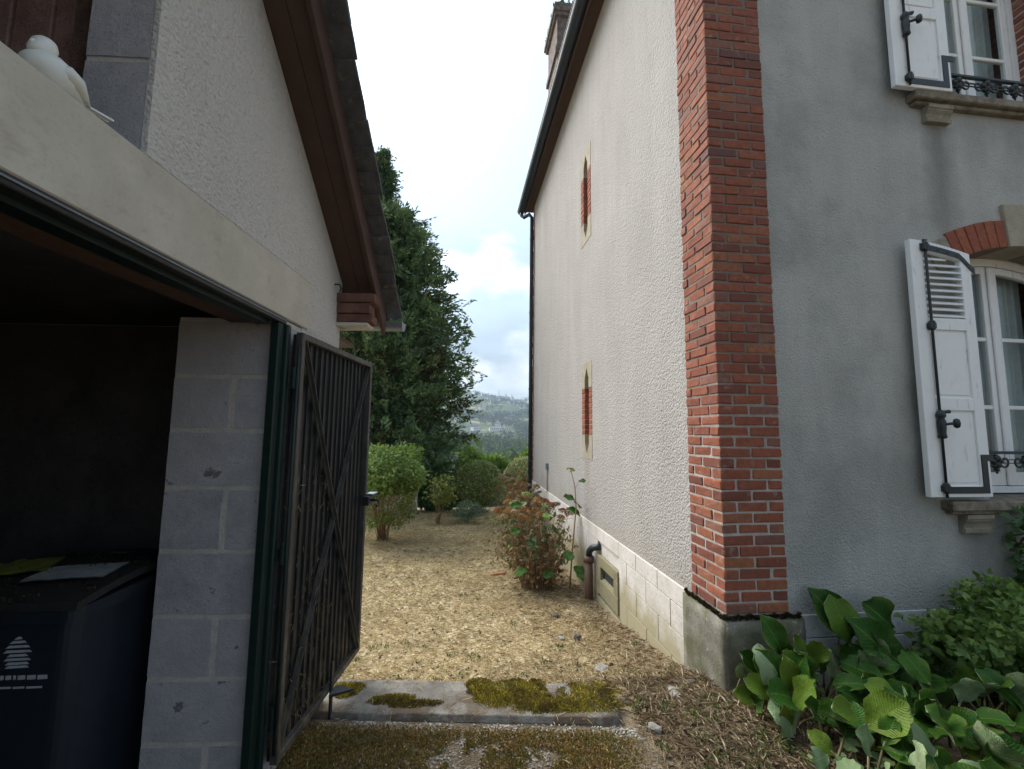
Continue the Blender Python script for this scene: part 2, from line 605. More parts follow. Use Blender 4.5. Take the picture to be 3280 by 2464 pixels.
def mk_gate(name, base, dust, amt, rust=.3):
    m = NT(name)
    p = m.pos()
    n = m.noise(m.map(p, (1, 1, .25)), 14, 6, .7)
    c = m.mix(m.ramp(n, [(.45, 0.0), (.7, amt)]), base, dust)
    x, y, z = m.sep(p)
    lo = m.ramp(m.math('ADD', m.math('MULTIPLY', z, .55), m.math('MULTIPLY', m.noise(p, 5, 5, .7), .9)), [(.42, .75), (.85, 0.0)])
    c = m.mix(m.math('MULTIPLY', lo, m.ramp(m.noise(m.map(p, (1, 1, .3)), 30, 5, .7), [(.45, 0.0), (.6, 1.0)])), c, (.20, .16, .10))
    c = m.mix(m.ramp(m.noise(p, 22, 5, .7), [(.62, 0.0), (.7, rust)]), c, (.16, .07, .035))
    return m.end(m.bsdf(c, .55, .1, m.bump(m.noise(p, 70, 4), .3, .002), .5))


M['gate_black'] = mk_gate('gate_dark_paint', (.010, .012, .014), (.050, .047, .042), .5)
M['gate_frame'] = mk_gate('gate_frame_metal', (.045, .043, .040), (.14, .13, .118), .8, .35)
M['rust'] = mat_simple('rusty_iron', (.10, .052, .034), .85, .1, .4, 20, .5, .004)
M['brown_pipe'] = mat_simple('brown_pipe', (.12, .068, .045), .6, 0, .35, 16, .3, .003)
M['bin'] = mat_simple('bin_plastic', (.018, .024, .034), .38, 0, .3, 25, .3, .003)
M['bin_dirt'] = mat_simple('bin_lid_plastic', (.024, .023, .022), .6, 0, .6, 14, .4, .004)
M['print'] = mat_simple('white_print', (.42, .46, .50), .6, 0, .45, 60, .1, .001)
M['paper'] = mat_simple('paper', (.30, .32, .32), .8, 0, .5, 25, .3, .003)
M['yellow_sack'] = mat_simple('yellow_green_sack', (.17, .18, .03), .7, 0, .4, 30, .5, .006)
M['ceramic'] = mat_simple('white_ceramic', (.74, .76, .72), .4, 0, .08, 18, .25, .004)
M['dark_timber'] = mat_concrete('dark_timber', (.05, .034, .028), (.14, .085, .065), 9, .9, .01)
M['pink_board'] = mat_concrete('weathered_board', (.20, .115, .095), (.34, .22, .19), 7, .8, .01)
M['garage_shade'] = mat_concrete('garage_inside_shade', (.05, .046, .046), (.085, .078, .076), 5, .4, .006)  # near-black walls and floors: the dimness indoors is put into the colour
M['chimney'] = mat_concrete('chimney_masonry', (.11, .08, .072), (.26, .215, .19), 11, .9, .02)
M['moss_dark'] = mat_leaf('dark_moss', [(0, (.016, .012, .008)), (.7, (.045, .032, .018)), (1, (.09, .075, .03))], .9, .05, .1)
M['bark'] = mat_simple('bark', (.10, .07, .05), .9, 0, .4, 12, .6, .01)
M['twig'] = mat_leaf('twigs', [(0, (0.163, 0.106, 0.057)), (.5, (0.309, 0.211, 0.114)), (1, (0.439, 0.325, 0.179))], .85, .0, .2)


# ------------------------------------------------------------------ ground
GY = [-60, 2.4, 2.95, 3.3, 4.55, 5.8, 8, 11, 14, 20, 40, 100, 180, 250, 350, 450, 620, 760, 1000, 1250, 1600, 2600, 6000]
GZ = [0, 0, -.05, -.16, -.37, -.53, -.68, -.8, -.95, -1.9, -7, -18, -25, -28, -25, -17, -7, 2, 46, 86, 76, 60, 60]


def gz_np(x, y):
    z = np.interp(y, GY, GZ)
    far = np.clip((y - 150) / 500, 0, 1)
    z = z + far * 9 * np.sin(x * .011 + .6) * np.cos(y * .006) + far * 6 * np.sin(x * .031 + y * .017)
    z = z + np.clip((y - 900) / 300, 0, 1) * (26 * np.exp(-((x + 20) / 150) ** 2) - 10)
    near = np.clip((y - 2.9) / .8, 0, 1) * np.clip((40 - y) / 10, 0, 1)
    return z + near * (.018 * np.sin(x * 3.1 + y * 1.3) + .012 * np.sin(y * 4.3 - x * 2.2))


def gz(x, y):
    return float(gz_np(np.array([float(x)]), np.array([float(y)]))[0])


def ong(x, y):
    """pixel -> point on the ground"""
    d = ray(x, y)
    t = 1.0
    while t < 60:
        p = CP + d * (t / d[1])
        if p[2] < gz(p[0], p[1]): break
        t += .02
    return p


def graded(a, b, step, lo, hi, k=1.12):
    c = list(np.arange(a, b + 1e-6, step))
    s = step
    while c[-1] < hi:
        s *= k; c.append(c[-1] + s)
    s = step
    while c[0] > lo:
        s *= k; c.insert(0, c[0] - s)
    return np.array(c)


def mk_ground():
    m = NT('ground_earth')
    p = m.pos()
    x, y, z = m.sep(p)
    # dry lawn: straw over bare soil with green tufts
    n1 = m.noise(p, 2.2, 6, .65)
    n2 = m.noise(p, 26, 5, .7)
    lawn = m.mix(m.ramp(n2, [(.32, 0.0), (.66, 1.0)]), (.46, .36, .225), (.74, .63, .41))
    lawn = m.mix(m.ramp(n1, [(.36, .55), (.55, 0.0)]), lawn, (.38, .27, .175))
    lawn = m.mix(m.ramp(m.noise(p, 5.5, 5, .7), [(.62, 0.0), (.74, .5)]), lawn, (.27, .28, .11))
    # soil in front, beside the house
    soil = m.mix(m.ramp(m.noise(p, 18, 5, .7), [(.35, 0.0), (.65, 1.0)]), (.18, .135, .09), (.36, .285, .19))
    edge = m.math('ADD', y, m.math('MULTIPLY', m.noise(p, 3, 4), .9))
    c = m.mix(m.ramp(m.math('MULTIPLY', edge, .2), [(.64, 0.0), (.74, 1.0)]), soil, lawn)
    # earth strip along the wall
    wall = m.math('ADD', x, m.math('MULTIPLY', m.noise(p, 4, 5), .8))
    c = m.mix(m.math('MULTIPLY', m.ramp(m.math('MULTIPLY', wall, .4), [(.62, 0.0), (.80, .75)]), 1.0), c, (.23, .17, .11))
    # far: woods, pasture and stubble
    fn = m.noise(m.map(p, (1, 1.6, .2)), .006, 5, .6)
    far = m.ramp(fn, [(.40, (.035, .06, .028)), (.54, (.07, .10, .04)), (.60, (.34, .30, .17)), (.66, (.10, .14, .05))])
    c = m.mix(m.ramp(m.math('MULTIPLY', y, .02), [(.30, 0.0), (.42, 1.0)]), c, far)
    h = m.math('ADD', m.noise(p, 14, 6, .7), m.noise(p, 60, 4, .7))
    return m.end(m.bsdf(c, .95, normal=m.bump(h, .8, .03), spec=.15))


M['ground'] = mk_ground()
gx = graded(-3, 5, .12, -2600, 2600, 1.13)
gy = graded(1, 14, .12, -800, 5200, 1.10)
XX, YY = np.meshgrid(gx, gy)
ZZ = gz_np(XX, YY)
GV = np.stack([XX.ravel(), YY.ravel(), ZZ.ravel()], 1)
nx, ny = len(gx), len(gy)
ii = (np.arange(ny - 1)[:, None] * nx + np.arange(nx - 1)[None, :]).ravel()
GF = np.stack([ii, ii + 1, ii + nx + 1, ii + nx], 1)
tag(link('ground', np_mesh('ground', GV, GF, M['ground'], True)), kind='structure')

# mossy exposed-aggregate paving in front of the threshold
def mk_apron():
    m = NT('aggregate_paving')
    p = m.pos()
    cells = m.voro(p, 75, out='Color')
    d = m.voro(p, 75)
    peb = m.mix(m.sep(cells)[0], (.22, .20, .17), (.52, .50, .45))
    c = m.mix(m.ramp(d, [(.45, 0.0), (.62, 1.0)]), peb, (.12, .10, .08))
    n = m.noise(p, 5.5, 6, .7)
    c = m.mix(m.ramp(n, [(.40, 0.0), (.52, .9)]), c, (.12, .085, .045))
    h = m.math('ADD', m.math('MULTIPLY', d, -1.0), m.noise(p, 30, 4))
    return m.end(m.bsdf(c, .9, normal=m.bump(h, .9, .008), spec=.25))


M['apron'] = mk_apron()
ap = MB()
ap.add([(-.95, -1.5, .006), (1.02, -1.5, .006), (1.02, 2.44, .006), (-.95, 2.72, .006)], [(0, 1, 2, 3)])
tag(ap.build('paving', M['apron']), kind='structure')


# ------------------------------------------------------------------ house
HX, HY = 1.747, 2.767            # outer corner of the brick pillar
FW = HY + .022                   # face of the front wall
SW = HX + .012                   # face of the side wall
H_END, H_R, EAVE = 10.42, 9.2, 7.26
house = empty('house', (HX, HY, 0))
tag(house, 'tall roughcast house with red brick corner pillar and white shutters', 'house')


def hp(name, mb, mats, parent=None, **kw):
    """a part of the house, built in world coordinates"""
    o = mb.build(name, mats, None, **kw)
    par = parent or house
    o.parent = par
    if par is house: o.matrix_parent_inverse = Matrix.Translation(-Vector((HX, HY, 0)))
    return o


WX0, WX1, WC = 3.85, 4.92, 4.385       # window opening
OFF = 3.13                             # upper storey


def wall_cells(xs, zs, holes):
    """split a wall rectangle round its openings -> list of cells"""
    xs = sorted(set(xs + [h[0] for h in holes] + [h[1] for h in holes]))
    zs = sorted(set(zs + [h[2] for h in holes] + [h[3] for h in holes]))
    for a, b in zip(xs, xs[1:]):
        for c, d in zip(zs, zs[1:]):
            mx, mz = (a + b) / 2, (c + d) / 2
            if not any(h[0] < mx < h[1] and h[2] < mz < h[3] for h in holes):
                yield a, b, c, d


def wall_mesh(plane, xs, zs, holes, depth):
    """front face with openings, reveal faces and a back; plane(u, w, d) -> point"""
    mb = MB()
    for a, b, c, d in wall_cells(xs, zs, holes):
        mb.add([plane(a, c, 0), plane(b, c, 0), plane(b, d, 0), plane(a, d, 0)], [(0, 1, 2, 3)])
        mb.add([plane(a, c, depth), plane(b, c, depth), plane(b, d, depth), plane(a, d, depth)], [(0, 1, 2, 3)])
    rects = holes + [(min(xs), max(xs), min(zs), max(zs))]
    for a, b, c, d in rects:
        q = [(a, c), (b, c), (b, d), (a, d)]
        for i in range(4):
            p0, p1 = q[i], q[(i + 1) % 4]
            mb.add([plane(*p0, 0), plane(*p1, 0), plane(*p1, depth), plane(*p0, depth)], [(0, 1, 2, 3)])
    bm_me = mb
    return bm_me


holes_f = [(WX0, WX1, 1.15, 3.12), (WX0, WX1, 1.15 + OFF, 3.12 + OFF)]
hp('front_wall', wall_mesh(lambda u, w, d: (u, FW + d, w), [HX + .44, H_R], [.41, EAVE], holes_f, .34), M['render_front'])
SLIT = [(5.64, 6.12, 1.225, 2.568), (5.63, 6.12, 4.33, 5.74)]
hp('side_wall', wall_mesh(lambda u, w, d: (SW + d, u, w), [HY + .40, H_END], [.41, EAVE], list(SLIT), .34), M['render_side'])
b = MB(); b.box(HX + .34, H_R, H_END - .3, H_END, -1.2, EAVE); hp('rear_wall', b, M['render_side'])
b = MB(); b.box(H_R - .3, H_R, FW + .35, H_END - .31, -.6, EAVE); hp('end_wall', b, M['render_side'])
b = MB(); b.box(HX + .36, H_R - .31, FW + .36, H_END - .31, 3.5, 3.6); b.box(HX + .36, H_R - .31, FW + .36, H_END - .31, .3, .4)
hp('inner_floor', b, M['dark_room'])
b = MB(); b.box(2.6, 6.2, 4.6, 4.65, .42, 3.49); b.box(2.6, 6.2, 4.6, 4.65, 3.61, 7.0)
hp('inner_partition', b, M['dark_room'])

# --- brick corner pillar
pw, pd = .452, .417
b = MB(); b.box(HX + .007, HX + pw - .004, HY + .007, HY + pd - .004, .425, EAVE)
pillar = hp('corner_pillar', b, M['mortar'])
b = MB(); b.box(HX + .1, HX + .4, HY + .1, HY + .4, .2, .5)
COURSE, ZB0 = .0723, .432
_bm_cache = {}


def brick_mesh(w, d, h, var, mat, key):
    k = (round(w, 3), round(d, 3), round(h, 3), var, key)
    if k not in _bm_cache:
        r = random.Random(hash(k) & 0xffff)
        mb = MB(); mb.box(-w / 2, w / 2, -d / 2, d / 2, -h / 2, h / 2)
        me = mb.mesh('brick', mat, bevel=.0045 + .002 * r.random())
        for v in me.vertices:
            v.co += Vector((r.uniform(-1, 1), r.uniform(-1, 1), r.uniform(-1, 1))) * .0028
        _bm_cache[k] = me
    return _bm_cache[k]


def brick_at(parent, c, size, mat, key='b', jit=.0034, name='brick'):
    me = brick_mesh(*size, random.randrange(3), mat, key)
    o = link(name, me, parent,
             (c[0] + random.uniform(-jit, jit), c[1] + random.uniform(-jit, jit), c[2] + random.uniform(-.001, .001)),
             (random.uniform(-.012, .012), random.uniform(-.012, .012), random.uniform(-.012, .012)))
    return o


def pillar_course(i):
    z = ZB0 + COURSE * (i + .5)
    if i % 2:
        rows = [(0, .107, 0, .215), (.119, .334, 0, .105), (.346, pw, 0, .105), (0, .105, .228, pd)]
    else:
        rows = [(0, .220, 0, .105), (.232, pw, 0, .105), (0, .105, .117, .330), (0, .105, .342, pd)]
    for x0, x1, y0, y1 in rows:
        yield (HX + (x0 + x1) / 2, HY + (y0 + y1) / 2, z), (x1 - x0 - .002, y1 - y0 - .002, COURSE - .0112)


N_C = 64
for i in range(N_C):
    for c, s in pillar_course(i):
        brick_at(pillar, c, s, M['brick'])
mb = MB()
i = N_C
while ZB0 + COURSE * (i + 1) < EAVE:
    for c, s in pillar_course(i):
        mb.box(c[0] - s[0] / 2, c[0] + s[0] / 2, c[1] - s[1] / 2, c[1] + s[1] / 2, c[2] - s[2] / 2, c[2] + s[2] / 2)
    i += 1
up = hp('upper_brickwork', mb, M['brick'], pillar)
up['kind'] = 'stuff'

# concrete foot of the pillar: worn, irregular block
def rough_block(x0, x1, y0, y1, z0, z1, cuts, amp, seed, bev=.012):
    bm = bmesh.new()
    bmesh.ops.create_cube(bm, size=1)
    for v in bm.verts:
        v.co = Vector(((x0 + x1) / 2 + v.co.x * (x1 - x0), (y0 + y1) / 2 + v.co.y * (y1 - y0), (z0 + z1) / 2 + v.co.z * (z1 - z0)))
    bmesh.ops.bevel(bm, geom=bm.edges[:], offset=bev, segments=2, affect='EDGES')
    bmesh.ops.subdivide_edges(bm, edges=[e for e in bm.edges if e.calc_length() > .06], cuts=cuts, use_grid_fill=True)
    for v in bm.verts:
        nv = mnoise.noise_vector(v.co * 9 + Vector((seed, 0, 0))) + mnoise.noise_vector(v.co * 27) * .5
        v.co += nv * amp
    bmesh.ops.recalc_face_normals(bm, faces=bm.faces)
    return bm


def bm_obj(name, bm, mat, parent=None, smooth=True, inv=None):
    me = bpy.data.meshes.new(name); bm.to_mesh(me); bm.free()
    me.materials.append(mat)
    if smooth: me.polygons.foreach_set('use_smooth', [True] * len(me.polygons))
    o = link(name, me, parent)
    if inv is not None: o.matrix_parent_inverse = Matrix.Translation(-Vector(inv))
    return o


bm_obj('pillar_base', rough_block(HX - .03, HX + .545, HY - .03, HY + .515, -.5, .412, 9, .005, 3), M['base'], house, True, (HX, HY, 0))
# crumbling dark moss on the ledge round the foot of the bricks
def blades(name, P, lmin, lmax, wmin, wmax, mat, tilt=.9, up=1.0, rng=RNG):
    n = len(P)
    D = rand_dirs(n, rng) * tilt; D[:, 2] = np.abs(D[:, 2]) + up * rng.random(n)
    return leaf_mesh(name, P, D, rand_dirs(n, rng), rng.uniform(lmin, lmax, n), rng.uniform(wmin, wmax, n), mat)


n = 2600
t = RNG.random(n)
P = np.zeros((n, 3))
fr = RNG.random(n) < .5
P[:, 0] = np.where(fr, HX - .022 + t * .545, HX - .024 + RNG.random(n) * .018)
P[:, 1] = np.where(fr, HY - .024 + RNG.random(n) * .018, HY - .02 + t * .5)
P[:, 2] = .405 + RNG.random(n) * .018 * (1 + np.sin(t * 40) * .6)
o = link('ledge_moss', blades('ledge_moss', P, .006, .02, .006, .014, M['moss_dark'], .9, .7), house)
o.matrix_parent_inverse = Matrix.Translation(-Vector((HX, HY, 0)))
o['kind'] = 'stuff'

# --- plinth: white-painted facing blocks with scored joints
b = MB(); b.box(SW + .014, SW + .3, HY + .515, H_END, -1.3, .408)
plinth = hp('plinth', b, M['plinth'])
_pb = {}


def plinth_block(y0, y1, z0, z1):
    w, h = round(y1 - y0 - .008, 3), round(z1 - z0 - .007, 3)
    if (w, h) not in _pb:
        mb = MB(); mb.box(-.015, .015, -w / 2, w / 2, -h / 2, h / 2)
        _pb[(w, h)] = mb.mesh('plinth_block', M['plinth'], bevel=.003)
    link('plinth_block', _pb[(w, h)], plinth, (SW - .002 + random.uniform(-.0012, .0012), (y0 + y1) / 2, (z0 + z1) / 2))


rows = [(.255, .415, .0), (.04, .255, .24), (-.18, .04, .0), (-.40, -.18, .24), (-.62, -.40, 0)]
vent_y0, vent_y1, vent_z0, vent_z1 = 4.68, 5.385, -.35, .10
for z0, z1, off in rows:
    y = HY + .515
    first = True
    while y < H_END - .05:
        y2 = y + (.47 if not (first and off) else off)
        first = False
        y2 = min(y2, H_END)
        segs = [(y, y2)]
        if z0 < vent_z1 - .06 and z1 > vent_z0 + .05:
            segs = []
            if y < vent_y0: segs.append((y, min(y2, vent_y0)))
            if y2 > vent_y1: segs.append((max(y, vent_y1), y2))
        for a, c in segs:
            if c - a > .03: plinth_block(a, c, z0, z1)
        y = y2
# front plinth
b = MB(); b.box(HX + .546, H_R, FW + .003, FW + .3, -.5, .415)
pf = hp('front_plinth', b, M['plinth_front'])
for z0, z1, off in ((.262, .412, .5), (.05, .262, .26), (-.2, .05, .5)):
    x = HX + .548
    w = off
    while x < 6.0:
        mb = MB(); mb.box(x + .003, x + w - .004, FW - .014, FW + .008, z0 + .003, z1 - .003)
        o = hp('plinth_block', mb, M['plinth_front'], pf, bevel=.003)
        x += w; w = .5

# --- basement vent in the plinth
def frame4(y0, y1, z0, z1, iy0, iy1, iz0, iz1, x0, x1):
    mb = MB()
    mb.box(x0, x1, y0, y1, iz1, z1); mb.box(x0, x1, y0, y1, z0, iz0)
    mb.box(x0, x1, y0, iy0, iz0, iz1); mb.box(x0, x1, iy1, y1, iz0, iz1)
    return mb


M['vent_stone'] = mat_concrete('mossy_vent_stone', (.19, .165, .095), (.31, .28, .19), 6, .6, .006,
                               lambda m, c, p: m.mix(m.ramp(m.noise(p, 6, 5, .7), [(.5, 0.0), (.66, .7)]), c, (.15, .15, .05)))
vent = hp('basement_vent', frame4(vent_y0, vent_y1, vent_z0 + .0, vent_z1, vent_y0 + .13, vent_y1 - .13, -.17, -.02, SW - .035, SW + .012), M['vent_stone'], bevel=.006)
b = MB(); b.add([(SW - .02, vent_y0 + .13, -.168), (SW - .02, vent_y1 - .13, -.168), (SW + .011, vent_y1 - .13, -.148), (SW + .011, vent_y0 + .13, -.148)], [(0, 1, 2, 3)])
hp('sloping_sill', b, M['vent_stone'], vent)
b = MB(); b.box(SW + .0125, SW + .02, vent_y0 + .1, vent_y1 - .1, -.2, .01); hp('opening', b, M['dark_room'], vent)  # near-black panel on the plinth paints the darkness of the vent hole

# --- arrow-slit windows on the side wall
for (y0, y1, z0, z1) in SLIT:
    ym = (y0 + y1) / 2 + .0
    ow = .095                                       # half width of the opening
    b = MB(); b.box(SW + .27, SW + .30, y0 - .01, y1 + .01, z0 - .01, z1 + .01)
    slit = hp('slit_window', b, M['dark_room'])  # near-black backing sheet: the slit's inner darkness is put into its colour
    zt, zb = z1 - .36, z0 + .33                     # stone ends, brick between
    fn = lambda u, v, d: (SW + d, u, v)
    for (pa, pb, tip) in ((zt, z1, z1 - .07), (zb, z0, z0 + .07)):
        poly = [(y0, pa), (ym - ow, pa), (ym - ow, pa + (tip - pa) * .45), (ym, tip), (ym + ow, pa + (tip - pa) * .45), (ym + ow, pa), (y1, pa), (y1, pb), (y0, pb)]
        # two mirrored halves keep the faces convex
        mb = MB()
        for s in (-1, 1):
            e = y0 if s < 0 else y1
            q = [(e, pa), (ym + s * ow, pa), (ym + s * ow, pa + (tip - pa) * .45), (e, pa + (tip - pa) * .45)]
            mb.prism(q, fn, -.005, .26)
            q = [(e, pa + (tip - pa) * .45), (ym + s * ow, pa + (tip - pa) * .45), (ym, tip), (e, tip)]
            mb.prism(q, fn, -.005, .26)
        mb.prism([(y0, tip), (y1, tip), (y1, pb), (y0, pb)], fn, -.005, .26)
        hp('stone_end', mb, M['limestone'], slit)
    nb = max(1, round((zt - zb) / .0735))
    hgt = (zt - zb) / nb
    for s in (-1, 1):
        a, c = (y0, ym - ow) if s < 0 else (ym + ow, y1)
        mb = MB(); mb.box(SW + .003, SW + .26, a + (.004 if s > 0 else 0), c - (.004 if s < 0 else 0), zb, zt)
        hp('jamb_mortar', mb, M['mortar'], slit)
        for k in range(nb):
            brick_at(slit, (SW + .12, (a + c) / 2, zb + hgt * (k + .5)), (.25, c - a, hgt - .01), M['brick_orange'], 'o', .0015)

# --- eaves: boarded soffit, rafter board, half-round gutter, downpipe
GO = .225
b = MB(); b.box(HX - GO + .05, SW + .3, HY - .35, H_END + .3, EAVE + .02, EAVE + .05); soff = hp('soffit', b, M['soffit_house'])
b = MB(); b.box(HX - GO + .03, HX - GO + .055, HY - .35, H_END + .3, EAVE - .05, EAVE + .17); hp('fascia', b, M['soffit_house'])
b = MB(); b.box(HX - GO + .056, HX - .14, HY - .35, H_END + .3, EAVE - .004, EAVE + .019); hp('soffit_board', b, M['soffit_house'], soff, bevel=.003)
# gutter: half round, open on top
gxc, gzc, gr = HX - GO - .06, EAVE + .03, .088
mb = MB(); nseg = 10
for r_, flip in ((gr, 0), (gr - .006, 1)):
    vs_ = []
    for yy in (HY - .38, H_END + .33):
        for k in range(nseg + 1):
            a = math.pi + math.pi * k / nseg
            vs_.append((gxc + r_ * math.cos(a), yy, gzc + r_ * math.sin(a)))
    mb.add(vs_, [(k, k + 1, k + nseg + 2, k + nseg + 1) for k in range(nseg)])
mb.tube([(gxc - gr, HY - .38, gzc), (gxc - gr, H_END + .33, gzc)], .009, 6)
for yy in (HY - .38, H_END + .33):
    mb.add([(gxc + gr * math.cos(math.pi + math.pi * k / nseg), yy, gzc + gr * math.sin(math.pi + math.pi * k / nseg)) for k in range(nseg + 1)], [tuple(range(nseg + 1))])
gut = hp('gutter', mb, M['gutter'], smooth=True)
b = MB()
px_, py_ = HX - .055, H_END - .06
b.tube([(gxc, H_END + .2, gzc - gr + .01), (gxc, H_END + .2, gzc - gr - .07), (gxc + .06, H_END + .14, gzc - gr - .15), (px_ - .06, py_ + .04, EAVE - .20), (px_, py_, EAVE - .30), (px_, py_, -1.0)], .045, 12)
dp = hp('drainpipe', b, M['gutter'], smooth=True)
for zz in (6.4, 4.5, 2.6, .9):
    b = MB(); b.tube([(px_, py_, zz - .02), (px_, py_, zz + .02)], .052, 12); b.box(px_, SW + .01, py_ - .01, py_ + .01, zz - .012, zz + .012)
    hp('pipe_clip', b, M['gutter'], dp)
# brick quoin at the far corner
b = MB(); b.box(SW - .006, SW + .05, H_END - .11, H_END + .012, .42, EAVE); q = hp('rear_quoin', b, M['mortar'])
for k in range(int((EAVE - .45) / .145)):
    brick_at(q, (SW + .01, H_END - .045 - (k % 2) * .03, .5 + k * .145), (.05, .12, .12), M['brick'], 'q')

# --- roof and chimney
RP = 1.15
mb = MB()
xr = (HX - GO + H_R + .4) / 2
for t_ in (0, .05):
    mb.add([(HX - GO - .02, HY - .4, EAVE + .17 + t_), (xr, HY - .4, EAVE + .17 + (xr - HX + GO) * RP + t_), (xr, H_END + .35, EAVE + .17 + (xr - HX + GO) * RP + t_), (HX - GO - .02, H_END + .35, EAVE + .17 + t_)], [(0, 1, 2, 3)])
    mb.add([(H_R + .4, HY - .4, EAVE + .17 + t_), (xr, HY - .4, EAVE + .17 + (xr - HX + GO) * RP + t_), (xr, H_END + .35, EAVE + .17 + (xr - HX + GO) * RP + t_), (H_R + .4, H_END + .35, EAVE + .17 + t_)], [(0, 1, 2, 3)])
roof = hp('roof', mb, M['slate'])
mb = MB()
for yy in (HY + .0, H_END - .05):
    mb.add([(HX, yy, EAVE), (H_R, yy, EAVE), (xr, yy, EAVE + (xr - HX) * RP)], [(0, 1, 2)])
hp('gable', mb, M['render_side'])
cx0, cx1, cy0, cy1 = 2.10, 2.80, 9.3, 10.35
b = MB()
b.box(cx0, cx1, cy0, cy1, 7.6, 11.55)
chim = hp('chimney', b, M['chimney'], roof)
for k, (e, z0, z1) in enumerate(((.05, 10.55, 10.68), (.03, 10.68, 10.78), (.06, 11.55, 11.63), (.10, 11.63, 11.75), (.07, 11.75, 11.86))):
    mb = MB(); mb.box(cx0 - e, cx1 + e, cy0 - e, cy1 + e, z0, z1)
    chim_c = hp('chimney_band', mb, M['chimney'], roof)
n = 700
P = np.stack([RNG.uniform(cx0 - .07, cx1 + .07, n), RNG.uniform(cy0 - .07, cy1 + .07, n), np.full(n, 11.85)], 1)
M['moss_green'] = mat_leaf('green_moss', [(0, (.05, .07, .012)), (.6, (.12, .15, .02)), (1, (.20, .19, .04))], .9, .2, .1)
o = link('chimney_moss', blades('chimney_moss', P, .05, .14, .03, .08, M['moss_green'], .7, .8), roof)
o['kind'] = 'stuff'

# --- waste pipe stub and thin rod on the side wall
b = MB(); b.tube([(1.665, 5.53, -.75), (1.665, 5.53, .0)], .052, 14); wp = hp('waste_pipe', b, M['brown_pipe'], smooth=True)
b = MB(); b.tube([(1.665, 5.53, -.04), (1.665, 5.53, .035)], .066, 14); hp('collar', b, M['brown_pipe'], wp, smooth=True)
b = MB(); b.tube([(1.665, 5.53, .03), (1.668, 5.51, .10), (1.69, 5.45, .155), (1.74, 5.40, .175), (1.79, 5.38, .18)], .040, 12); hp('elbow', b, M['gutter'], wp, smooth=True)
b = MB(); b.tube([(SW - .02, 8.54, .40), (SW - .02, 8.54, .86)], .010, 6); b.box(SW - .05, SW, 8.50, 8.58, .84, .96)
hp('wall_rod', b, M['zinc'])

# --- windows of the front wall
WY = 3.05


def arc_z(x, base, rise, half):
    """segmental arch over the opening"""
    R_ = (half * half + rise * rise) / (2 * rise)
    return base + math.sqrt(max(R_ * R_ - (x - WC) ** 2, 0)) - (R_ - rise)


